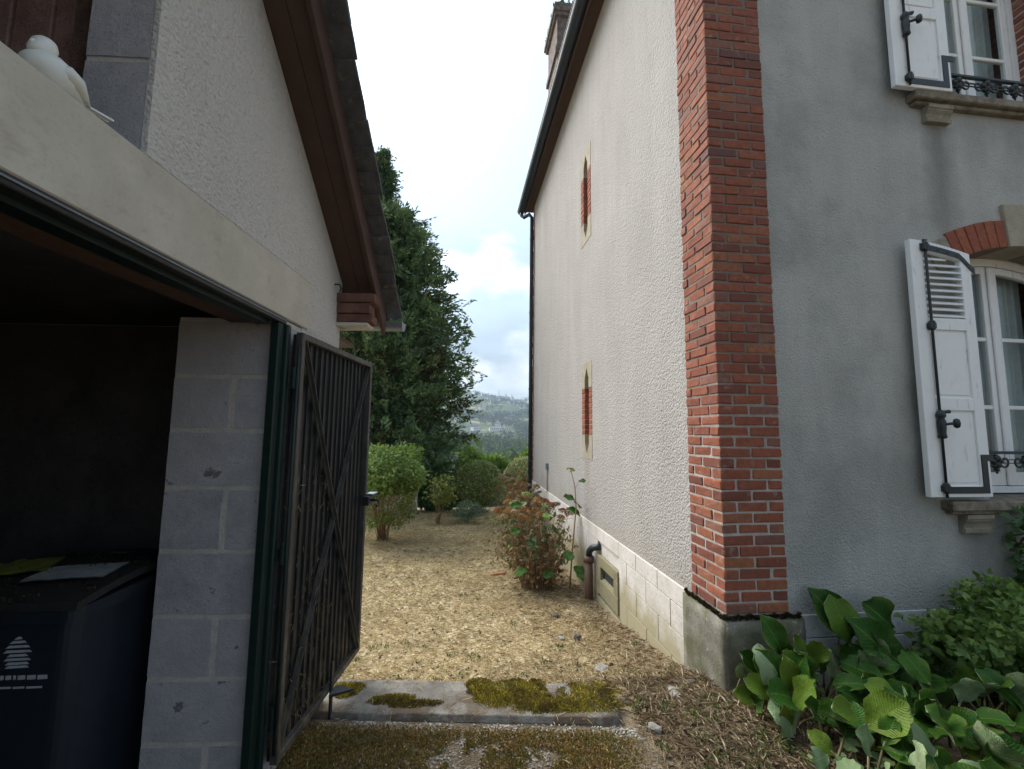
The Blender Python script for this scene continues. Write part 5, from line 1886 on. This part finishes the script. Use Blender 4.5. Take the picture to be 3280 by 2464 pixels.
G1 = mat_leaf('leaf_fresh', [(0, (0.083, 0.167, 0.033)), (.5, (0.167, 0.283, 0.059)), (1, (0.316, 0.434, 0.117))], .45, 0.42)
G2 = mat_leaf('leaf_dark', [(0, (0.035, 0.088, 0.031)), (.6, (0.069, 0.156, 0.058)), (1, (0.137, 0.254, 0.098))], .4, 0.42)
G3 = mat_leaf('leaf_clipped', [(0, (0.114, 0.179, 0.049)), (.5, (0.244, 0.324, 0.106)), (.85, (0.421, 0.454, 0.179)), (1, (0.648, 0.583, 0.292))], .45, 0.42)
G4 = mat_leaf('leaf_variegated', [(0, (0.144, 0.173, 0.072)), (.5, (0.317, 0.331, 0.158)), (1, (0.605, 0.547, 0.317))], .45, 0.42)
G5 = mat_leaf('leaf_yellowish', [(0, (0.159, 0.212, 0.039)), (.5, (0.317, 0.356, 0.079)), (1, (0.476, 0.476, 0.159))], .45, 0.42)
G6 = mat_leaf('leaf_grey', [(0, (0.117, 0.182, 0.104)), (.6, (0.221, 0.312, 0.195)), (1, (0.338, 0.429, 0.299))], .6, .2)
G7 = mat_leaf('leaf_hedge', [(0, (0.039, 0.117, 0.023)), (.5, (0.088, 0.215, 0.039)), (1, (0.176, 0.332, 0.069))], .5, 0.42)
G8 = mat_leaf('leaf_brown', [(0, (0.126, 0.082, 0.036)), (.5, (0.270, 0.180, 0.082)), (1, (0.468, 0.324, 0.144))], .7, 0.42)
GPINK = mat_leaf('leaf_dry_hedge', [(0, (0.168, 0.112, 0.042)), (.5, (0.336, 0.210, 0.112)), (1, (0.196, 0.210, 0.070))], .6, .2)

# leafy bush behind the bergenia, at the wall
bush('wall_shrub', (3.45, 2.45, 0), 'small-leaved green shrub at the house wall behind the bergenia', 'shrub', (3.58, 2.48, .33), (.62, .25, .29), 4800, .058, .042, G1, 24, M['twig'], .5, 3.3, .02, .45)
bush('rose_shoot', (4.03, 2.62, 0), 'thin leafy shoot climbing the wall below the lower window sill', 'shoot', (4.02, 2.66, .80), (.20, .08, .36), 260, .085, .055, G2, 7, M['twig'], .35, 5.3, .1, .3)

# willow-like bush at the left of the lawn
wp_ = ong(1226, 1731)
root = (wp_[0], wp_[1], gz(wp_[0], wp_[1]))
wb = bush('arching_bush', root, 'bushy shrub with bright leafy top and bare brown stems, beside the gate', 'shrub', (wp_[0] - .05, wp_[1], .70), (.92, .85, .52), 9000, .10, .045, G1, 60, M['twig'], .22, 1.1, .25, .5, .35)
P, d = shell_points(4200, (wp_[0] - .02, wp_[1], .12), (.80, .75, .62), .2, 1.6, .5, 4.0)
P -= np.array(root); P = P[P[:, 2] > .25]
Pg = P[::2]; P = P[1::2]
link('lower_foliage', leaf_mesh('lower_foliage', Pg, rand_dirs(len(Pg)) + np.array([0, 0, -.4]), rand_dirs(len(Pg)), RNG.uniform(.05, .11, len(Pg)), RNG.uniform(.02, .045, len(Pg)), G1), wb)
link('dry_foliage', leaf_mesh('dry_foliage', P, rand_dirs(len(P)) + np.array([0, 0, -.3]), rand_dirs(len(P)), RNG.uniform(.04, .09, len(P)), RNG.uniform(.012, .03, len(P)), G8), wb)
# behind it: dark bush, low wall with slanting coping, sapling
bush('dark_shrub', tuple(ong(1400, 1641)), 'dark green hanging shrub behind the yellow sapling', 'shrub', tuple(ong(1400, 1641) + np.array([-.05, .2, .78])), (.72, .6, .85), 5200, .13, .06, G2, 14, M['twig'], .22, 2.2, None, .6, .6)
bush('clipped_bush', tuple(ong(1533, 1645)), 'round clipped green bush at the end of the lawn', 'shrub', tuple(ong(1533, 1645) + np.array([.0, .3, .86])), (.74, .7, .70), 12000, .075, .05, G3, 30, M['twig'], .05, 6.1, None, .8)
bush('dry_topped_bush', tuple(ong(1480, 1640)), 'brown-topped bush squeezed between dark shrub and round bush', 'shrub', tuple(ong(1480, 1640) + np.array([0, .8, .72])), (.45, .5, .52), 2000, .10, .05, GPINK, 12, M['twig'], .2, 7.1, None, .6)
sp_ = ong(1402, 1679)
bush('sapling', tuple(sp_), 'small yellow-green sapling on the lawn before the dark shrub', 'sapling', tuple(sp_ + np.array([.10, 0, .85])), (.36, .3, .42), 520, .10, .06, G5, 12, M['twig'], .3, 8.8, None, .2, .3)
gp_ = ong(1493, 1677)
bush('grey_shrub', tuple(gp_), 'low grey-green shrub with feathery leaves on the lawn', 'shrub', tuple(gp_ + np.array([.05, 0, .33])), (.40, .35, .20), 1500, .10, .02, G6, 16, M['twig'], .25, 9.9, None, .3)
vp_ = np.array([2.35, 15.2, gz(2.35, 15.2)])
bush('variegated_bush', tuple(vp_), 'round cream-variegated bush half hidden behind the house corner', 'shrub', tuple(vp_ + np.array([0, 0, .98])), (.80, .8, .80), 7000, .09, .055, G4, 16, M['twig'], .08, 12.2, None, .75)
# big pale leaves behind the dark shrub
pp = ony(1390, 1462, 14.8)
pl_root = Vector((pp[0], 14.8, gz(pp[0], 14.8)))
pl = empty('broadleaf_plant', pl_root); tag(pl, 'plant with a few huge pale green leaves above the dark shrub', 'plant')
M['pale_big'] = mat_simple('pale_leaf', (.30, .42, .29), .55, 0, .2, 6, .3, .004)
PL = [big_leaf(20 + s, 1.0, .95, .08, -.12, .05, (M['pale_big'], M['pale_big'])) for s in range(2)]
mb = MB()
for k, (dx, dz, az, ln) in enumerate(((-.25, 1.55, 2.6, .75), (.1, 1.65, .4, .8), (-.1, 1.35, -2.0, .7), (.3, 1.3, -.9, .65), (0, 1.7, 1.3, .7))):
    link('leaf', PL[k % 2], pl, (dx * .5, 0, dz), orient(Vector((math.cos(az), math.sin(az) * .6, .25)), Vector((0, -.5, .8))), (ln, ln, ln))
    mb.tube([(0, 0, -.1), (dx * .3, 0, dz * .6), (dx * .5, 0, dz)], [.02, .016, .012], 6)
mb.build('leaf_stalks', M['stalk'], pl)['kind'] = 'stuff'
# low garden wall with sloping coping, left of the shrubs
gw = empty('garden_wall', (-1.30, 13.5, gz(-1.3, 13.5)), math.radians(8))
tag(gw, 'low whitewashed garden wall with grey sloping coping behind the arching bush', 'wall')
mb = MB(); mb.prism([(-.10, -.2), (.10, -.2), (.10, 1.0), (-.10, 1.25)], lambda u, v, d: (u, d, v), 0, .5)
mb.box(-4.0, -.101, .15, .40, -.2, .9)
mb.build('masonry', mat_concrete('whitewash', (.45, .42, .37), (.60, .57, .52), 6, .6, .01), gw)
mb = MB(); mb.bar((-4.0, .27, .95), (-.05, .27, 1.28), .5, .05); mb.bar((-.35, .25, 1.42), (.16, .25, 1.0), .56, .05)
mb.build('coping', M['slate'], gw)
stone('stone', 1310, 1648, .5, .25, .22, M['stone_grey'], 'pale stone at the foot of the low garden wall', 'stone', 12.3)

# ------------------------------------------------------------------ hydrangeas along the wall
H_LEAF = mat_leaf('hydrangea_leaf', [(0, (0.039, 0.091, 0.033)), (.5, (0.072, 0.143, 0.046)), (1, (0.156, 0.247, 0.078))], .4, .25)
H_DRY = mat_leaf('hydrangea_dry_leaf', [(0, (0.130, 0.076, 0.043)), (.6, (0.302, 0.184, 0.097)), (1, (0.475, 0.324, 0.173))], .8, .15)
HEADM = [mat_leaf('dry_flower_rust', [(0, (0.208, 0.078, 0.033)), (.6, (0.390, 0.169, 0.065)), (1, (0.520, 0.286, 0.130))], .8, .25),
         mat_leaf('dry_flower_tan', [(0, (.34, .23, .15)), (.6, (.50, .38, .26)), (1, (.60, .50, .36))], .8, .3),
         mat_leaf('dry_flower_brown', [(0, (0.098, 0.063, 0.042)), (.6, (0.210, 0.140, 0.091)), (1, (0.336, 0.238, 0.154))], .8, .2),
         mat_leaf('flower_green', [(0, (.16, .22, .07)), (.6, (.30, .36, .14)), (1, (.42, .44, .22))], .7, .35)]
HEADS = []
for hm_ in HEADM:
    n = 130
    d = rand_dirs(n); d[:, 2] = np.abs(d[:, 2]) * .9 - .15
    P = d * RNG.uniform(.72, 1.0, (n, 1)) * np.array([1, 1, .72])
    HEADS.append(leaf_mesh('flower_head', P, np.cross(d, rand_dirs(n)), d + rand_dirs(n) * .4, RNG.uniform(.22, .38, n), RNG.uniform(.2, .34, n), hm_))


def hydrangea(root, r, h, nst, nleaf, heads, label, seed, lean=0.0):
    random.seed(seed)
    o = empty('hydrangea', root); tag(o, label, 'shrub', 'hydrangeas along the house wall')
    mb = MB(); tips = []
    for k in range(nst):
        a = random.uniform(0, 2 * math.pi); rr = random.random() ** .6
        t_ = Vector((math.cos(a) * r * rr + lean * r, math.sin(a) * r * rr, h * random.uniform(.45, 1.0) * (1 - .25 * rr)))
        if root[0] + t_.x > HX - .09: t_.x = HX - .09 - root[0] - random.random() * .1
        f = Vector((math.cos(a) * .34 * r * random.random(), math.sin(a) * .34 * r * random.random(), -.05))
        m_ = f.lerp(t_, .5) + Vector((random.gauss(0, .03), random.gauss(0, .03), .06))
        m_.x = f.x * .55 + t_.x * .45; m_.y = f.y * .55 + t_.y * .45
        mb.tube([f, m_, t_], [.0042, .0034, .0024], 4)
        tips.append((f, m_, t_))
        if random.random() < .7:
            q = m_.lerp(t_, random.random()); mb.tube([q, q + Vector((random.gauss(0, .1), random.gauss(0, .1), random.uniform(.02, .14)))], [.003, .002], 4)
    st_ = mb.build('stems', M['twig'], o); st_['kind'] = 'stuff'
    C_, D_, L_ = [], [], []
    for k in range(nleaf):
        f, m_, t_ = random.choice(tips)
        C_.append(m_.lerp(t_, random.uniform(.2, 1.0))[:]); D_.append((random.gauss(0, 1), random.gauss(0, 1), random.gauss(-.25, .4)))
    for k in range(int(nleaf * .15), nleaf):
        f, m_, t_ = random.choice(tips)
        C_[k] = (f.lerp(m_, random.uniform(.35, 1)) if random.random() < .45 else m_.lerp(t_, random.random()))[:]
        C_[k] = tuple(C_[k][i] + random.gauss(0, .04) for i in range(3))
    C_, D_ = np.array(C_), np.array(D_)
    ng = int(nleaf * .15)
    link('green_leaves', leaf_mesh('green_leaves', C_[:ng], D_[:ng], rand_dirs(ng) * .7 + np.array([0, -.3, .8]), RNG.uniform(.06, .14, ng), RNG.uniform(.045, .085, ng), H_LEAF), o)['kind'] = 'stuff'
    link('dry_leaves', leaf_mesh('dry_leaves', C_[ng:], D_[ng:] + np.array([0, 0, -.7]), rand_dirs(nleaf - ng), RNG.uniform(.04, .10, nleaf - ng), RNG.uniform(.015, .045, nleaf - ng), H_DRY, .4, .3), o)['kind'] = 'stuff'
    top = sorted(tips, key=lambda t_: -t_[2].z)
    used = []
    for f, m_, t_ in top:
        if len(used) >= heads: break
        if all((t_ - q).length > .085 for q in used):
            used.append(t_)
            kind = random.choices([0, 1, 2, 3], [.42, .2, .25, .13])[0]
            s_ = random.uniform(.055, .095)
            link('flower_head', HEADS[kind], o, t_, (random.uniform(-.4, .4), random.uniform(-.4, .4), random.uniform(0, 6)), (s_, s_, s_))
    return o


hx, hy = 1.12, 6.25
hyd = hydrangea((hx, hy, gz(hx, hy)), .66, 1.36, 230, 1500, 40, 'nearest hydrangea with rust-brown dry flower heads beside the waste pipe', 5, -.08)
# bigger leaves near the top
for (dx, dy, dz, az, ln) in ((.30, -.35, 1.30, .3, .19), (.46, -.35, 1.22, .9, .2), (.36, -.3, 1.14, -.5, .2), (.1, -.4, 1.18, 2.2, .16), (-.25, -.4, 1.20, 2.9, .17), (.0, -.45, 1.1, -1.2, .15), (.3, -.5, .62, -1.5, .2), (.42, -.45, .40, -1.1, .17), (.1, -.55, .40, -2.0, .18), (-.2, -.5, .38, 2.6, .19), (.5, -.3, .28, -1.2, .17), (-.3, -.45, .9, -2.4, .15)):
    link('leaf', LV[int(abs(dx) * 90) % 9], hyd, (dx, dy, dz), orient(Vector((math.cos(az), math.sin(az) * .7, -.15)), Vector((random.uniform(-.4, .4), -.5, .8))), (ln, ln, ln))
# tall single stem with a pale head, against the wall
mb = MB(); mb.tube([(.42, -.22, -.05), (.44, -.3, .55), (.47, -.40, 1.15), (.44, -.45, 1.45), (.38, -.47, 1.66)], [.011, .010, .008, .006, .004], 6)
mb.tube([(.45, -.44, 1.42), (.50, -.46, 1.53)], .003, 4); mb.build('tall_stem', M['twig'], hyd, smooth=True)
link('flower_head', HEADS[3], hyd, (.375, -.47, 1.67), (.2, .1, 0), (.062, .062, .05))
link('leaf', LV[3], hyd, (.49, -.46, 1.52), orient(Vector((1, -.2, .1)), Vector((0, -.6, .7))), (.10, .10, .10))
hx, hy = 1.30, 8.9
hydrangea((hx, hy, gz(hx, hy)), .42, 1.55, 100, 360, 34, 'farther hydrangea with orange-brown and tan dry heads near the drainpipe', 9, -.05)
hx, hy = 1.32, 11.8
hydrangea((hx, hy, gz(hx, hy)), .45, 1.35, 70, 220, 18, 'farthest dry hydrangea with pinkish tan heads before the round bushes', 14)
random.seed(21)
mb = MB(); mb.tube([(1.15, 5.9, gz(1.15, 5.9) + .03), (1.45, 5.72, gz(1.4, 5.7) + .04), (1.72, 5.6, gz(1.7, 5.6) + .03)], .006, 5)
tag(mb.build('fallen_stick', M['twig']), 'thin pale stick lying on the ground at the waste pipe', 'stick')


# ------------------------------------------------------------------ conifers
CON = mat_leaf('cypress_spray', [(0, (0.045, 0.091, 0.044)), (.45, (0.096, 0.178, 0.084)), (.8, (0.161, 0.264, 0.122)), (1, (0.244, 0.335, 0.167))], .6, .2, .25)
CON_B = mat_leaf('cypress_brown', [(0, (.05, .04, .018)), (.6, (.10, .075, .03)), (1, (.09, .10, .035))], .7, .1, .2)
CON_L = mat_leaf('cypress_light', [(0, (.03, .07, .028)), (.6, (.06, .12, .05)), (1, (.11, .18, .08))], .6, .15, .25)


def conifer(root, height, prof, nb, label, seed, mat=CON, spr=9, per=26, lift=.25, size=1.0, brown=.0):
    """prof: list of (z, radius); sprays fan out along each branch"""
    rng = np.random.default_rng(seed)
    o = empty('conifer_tree', root); tag(o, label, 'tree')
    pz, pr = [a for a, _ in prof], [c for _, c in prof]
    mb = MB(); mb.tube([(0, 0, -.3), (.05, 0, height * .3), (0, .05, height * .7), (0, 0, height)], [height * .022, height * .017, height * .009, .01], 8)
    mb.build('trunk', M['bark'], o, smooth=True)
    Cs, Ds, Ns = [], [], []
    bt = MB()
    for k in range(nb):
        z = rng.uniform(pz[0], pz[-1]); az = rng.uniform(0, 2 * math.pi)
        R_ = np.interp(z, pz, pr) * (rng.uniform(.55, 1.0) if k % 4 else rng.uniform(.95, 1.1))
        dirv = np.array([math.cos(az), math.sin(az), 0])
        up = lift * R_ * rng.uniform(.3, 1.3)
        p0 = np.array([0, 0, max(.2, z - up)])
        mid = p0 + dirv * R_ * .5 + np.array([0, 0, up * .2])
        p1 = p0 + dirv * R_ + np.array([0, 0, up])
        if k % 3 == 0: bt.tube([p0, mid, p1], [.03, .018, .006], 4)
        for s in range(spr):
            t = .28 + .72 * (s + rng.random()) / spr
            q = (1 - t) ** 2 * p0 + 2 * t * (1 - t) * mid + t * t * p1
            q = q + rng.normal(size=3) * .10 * size
            ax = dirv * rng.uniform(.4, 1.0) + rng.normal(size=3) * .35 + np.array([0, 0, rng.uniform(-.15, .55)])
            ax /= np.linalg.norm(ax)
            sd = np.cross(ax, rng.normal(size=3)); sd /= np.linalg.norm(sd)
            nrm = np.cross(sd, ax)
            ln = rng.uniform(.28, .55) * size
            u = rng.random((per, 1)); lat = rng.uniform(-1, 1, (per, 1))
            c = q + ax * u * ln + sd * lat * (1 - u * .75) * ln * .38
            c[:, 2] -= (np.abs(lat[:, 0]) * .05 + u[:, 0] ** 2 * .05) * size
            Cs.append(c); Ds.append(ax + sd * lat * .9 + rng.normal(size=(per, 3)) * .25); Ns.append(nrm + rng.normal(size=(per, 3)) * .35)
    bo = bt.build('branches', M['bark'], o); bo['kind'] = 'stuff'
    C_, D_, N_ = np.concatenate(Cs), np.concatenate(Ds), np.concatenate(Ns)
    m_ = len(C_)
    kb = rng.random(m_) < 0
    if brown:
        zone = np.array([mnoise.noise(Vector((p[0] * .8 + seed, p[1] * .8, p[2] * .8))) for p in C_[::per]])
        kb = np.repeat(zone > .28, per) & (rng.random(m_) < brown)
    for nm, kk, mt in (('crown', ~kb, mat), ('browned_sprays', kb, CON_B)):
        if kk.sum():
            n_ = int(kk.sum())
            link(nm, leaf_mesh(nm, C_[kk], D_[kk], N_[kk], rng.uniform(.08, .19, n_) * size, rng.uniform(.036, .07, n_) * size, mt, .1, .1), o)
    return o


tx, ty = -2.75, 15.0
conifer((tx, ty, gz(tx, ty)), 10.3, [(1.0, 2.75), (2.2, 2.9), (4.2, 3.05), (6.2, 2.8), (8.0, 2.3), (9.2, 1.7), (10.2, .7)], 900, 'big dark green cypress behind the garage and the lawn', 31, CON, 9, 28, .22, 1.0, .5)
tx2, ty2 = -3.35, 16.6
conifer((tx2, ty2, gz(tx2, ty2)), 13.7, [(2, 2.4), (6, 2.0), (9, 1.3), (11, .8), (12.6, .4), (13.6, .12)], 300, 'taller feathery conifer whose spire shows beside the garage roof', 32, CON_L, 8, 20, .5, 1.0)

# clipped conifer hedge closing the garden
hg = empty('hedge', (2.6, 17.5, gz(2.6, 17.5))); tag(hg, 'bright green conifer hedge closing the garden behind the round bushes', 'hedge')
n = 12000
u = RNG.uniform(-5.2, 4.0, n); v = RNG.uniform(-.6, .6, n); w = RNG.random(n)
top = 2.05 + .22 * np.sin(u * 2.1) + .14 * np.sin(u * 5.3 + 1)
P = np.stack([u, v * (1 - .35 * w), np.sqrt(w) * top], 1)
D = rand_dirs(n) * .7 + np.array([.15, -.2, .9])
link('foliage', leaf_mesh('foliage', P, D, rand_dirs(n) + np.array([0, -.8, .2]), RNG.uniform(.12, .30, n), RNG.uniform(.035, .075, n), G7), hg)
mb = MB()
for k in range(10):
    x = -5 + k; mb.tube([(x, 0, -.3), (x, 0, 1.6)], [.05, .02], 6)
mb.build('stems', M['bark'], hg)['kind'] = 'stuff'

# ------------------------------------------------------------------ valley, far woods, hamlet, haze
F1 = mat_leaf('wood_near', [(0, (.035, .075, .025)), (.5, (.07, .125, .04)), (1, (.13, .20, .065))], .8, .15, .1)
F2 = mat_leaf('wood_far', [(0, (.025, .055, .022)), (.5, (.05, .09, .035)), (1, (.10, .14, .055))], .9, .1, .1)


def wood(name, n, yr, xk, hmin, hmax, per, mat, label, dens=None, seed=1):
    rng = np.random.default_rng(seed)
    y = rng.uniform(*yr, n); x = y * rng.uniform(*xk, n)
    if dens is not None:
        k = np.array([dens(a, b_) for a, b_ in zip(x, y)]) > rng.random(n); x, y = x[k], y[k]
    n = len(x)
    h = rng.uniform(hmin, hmax, n)
    z = gz_np(x, y)
    d = unit(rng.normal(size=(n, per, 3)))
    rad = rng.uniform(.6, 1.0, (n, per, 1)) * (1 + .25 * rng.normal(size=(n, per, 1)))
    Pp = d * rad * np.stack([h * .36, h * .36, h * .46], 1)[:, None, :] + np.stack([x, y, z + h * .55], 1)[:, None, :]
    Dd = d * .6 + unit(rng.normal(size=(n, per, 3)))
    Pp, Dd, Nn = Pp.reshape(-1, 3), Dd.reshape(-1, 3), (d + rng.normal(size=d.shape) * .4).reshape(-1, 3)
    hh = np.repeat(h, per)
    return tag(link(name, leaf_mesh(name, Pp, Dd, Nn, hh * rng.uniform(.14, .30, len(hh)), hh * rng.uniform(.12, .22, len(hh)), mat)), label, 'wood', kind='stuff')


wood('valley_wood', 900, (120, 430), (-.5, .55), 8, 15, 90, F1, 'green wood filling the valley beyond the garden', None, 3)
wood('hillside_wood', 3200, (430, 900), (-.4, .45), 7, 15, 36, F2, 'hazy woodland on the lower hillside', lambda x, y: .9 if not (640 < y < 760 and abs(x - y * .06) < 60) and mnoise.noise(Vector((x * .012, y * .012, 3))) > -.35 else .0, 4)
wood('ridge_wood', 2400, (900, 1330), (-.4, .45), 5, 12, 26, F2, 'hazy scattered woods and hedgerows on the hilltop', lambda x, y: .8 if mnoise.noise(Vector((x * .011, y * .011, 8))) > -.12 else .08, 5)


def march(px, py, lo=150, hi=2200, step=3):
    d = ray(px, py)
    t = lo
    while t < hi:
        p = CP + d * (t / d[1])
        if p[2] < gz(p[0], p[1]): return p
        t += step
    return None


M['far_wall'] = mat_simple('far_wall', (.78, .75, .70), .9, 0, .1, .2, .1, .01)
M['far_roof'] = mat_simple('far_roof', (.12, .12, .13), .8, 0, .2, .2, .1, .01)


def far_house(px, Y, w, d, h, roof, label, rz=0.0):
    p = ony(px, 1380, Y)
    z = gz(p[0], Y)
    o = empty('farmhouse', (p[0], Y, z), rz); tag(o, label, 'house', 'houses on the far hillside')
    mb = MB(); mb.box(-w / 2, w / 2, -d / 2, d / 2, -3, h); mb.build('wall', M['far_wall'], o)
    mb = MB(); mb.prism([(-d / 2 - .5, h), (d / 2 + .5, h), (0, h + roof)], lambda u, v, q: (q, u, v), -w / 2 - .4, w / 2 + .4); mb.build('roof', M['far_roof'], o)
    for k in range(int(w // 3)):
        mb = MB(); mb.box(-w / 2 + 1.2 + k * 3, -w / 2 + 2.2 + k * 3, -d / 2 - .06, -d / 2 - .01, h * .35, h * .75); mb.build('window', M['dark_room'], o)
    return o


far_house(1597, 700, 30, 10, 4, 1.2, 'long low pale farm building in the middle of the far hillside', .05)
far_house(1522, 720, 12, 9, 5.5, 4, 'white gabled house left of the long farm building, far off', .5)
far_house(1595, 735, 9, 8, 6, 4, 'white house standing just behind the long farm building', -.3)
far_house(1490, 985, 14, 9, 6, 4, 'pale house high on the far hill, left of the ridge pines', .2)
far_house(1570, 1080, 18, 9, 5, 4, 'pale building on the far ridge below the tall pines', .1)
far_house(1655, 1180, 26, 9, 5, 4, 'grey building at the right end of the far ridge', .0)


for k in range(16):
    far_house(random.uniform(1470, 1690), random.uniform(820, 1190), random.uniform(8, 14), 8, random.uniform(4, 6), 3.5, 'tiny pale house scattered among trees on the upper far hillside', random.uniform(-.6, .6))


def far_pine(px, Y, h, r, label, seed):
    p = ony(px, 1380, Y)
    conifer((p[0], Y, gz(p[0], Y)), h, [(h * .12, r), (h * .5, r * .7), (h, .2)], 40, label, seed, F2, 3, 8, .1, 4.2)


far_pine(1597, 1230, 26, 5.5, 'tallest dark pine on the far ridge', 51)
far_pine(1619, 1235, 19, 3.5, 'slim pine on the far ridge right of the tallest one', 52)
far_pine(1638, 1240, 15, 4.0, 'short pine near the right end of the far ridge', 53)
far_pine(1600, 560, 16, 3.2, 'lone spruce in the valley wood below the long farm building', 54)

# haze: one closed box of thin, even air round everything
mb = MB(); mb.box(-3400, 3400, -900, 6300, -75, 150)
mt = NT('haze_air')
pv = mt.n('ShaderNodeVolumePrincipled')
pv.inputs['Color'].default_value = (.66, .80, 1.0, 1)
pv.inputs['Density'].default_value = .0003
pv.inputs['Anisotropy'].default_value = .2
mt.l(pv.outputs[0], mt.out.inputs['Volume'])
hz = mb.build('haze', mt.mat)
tag(hz, kind='stuff')
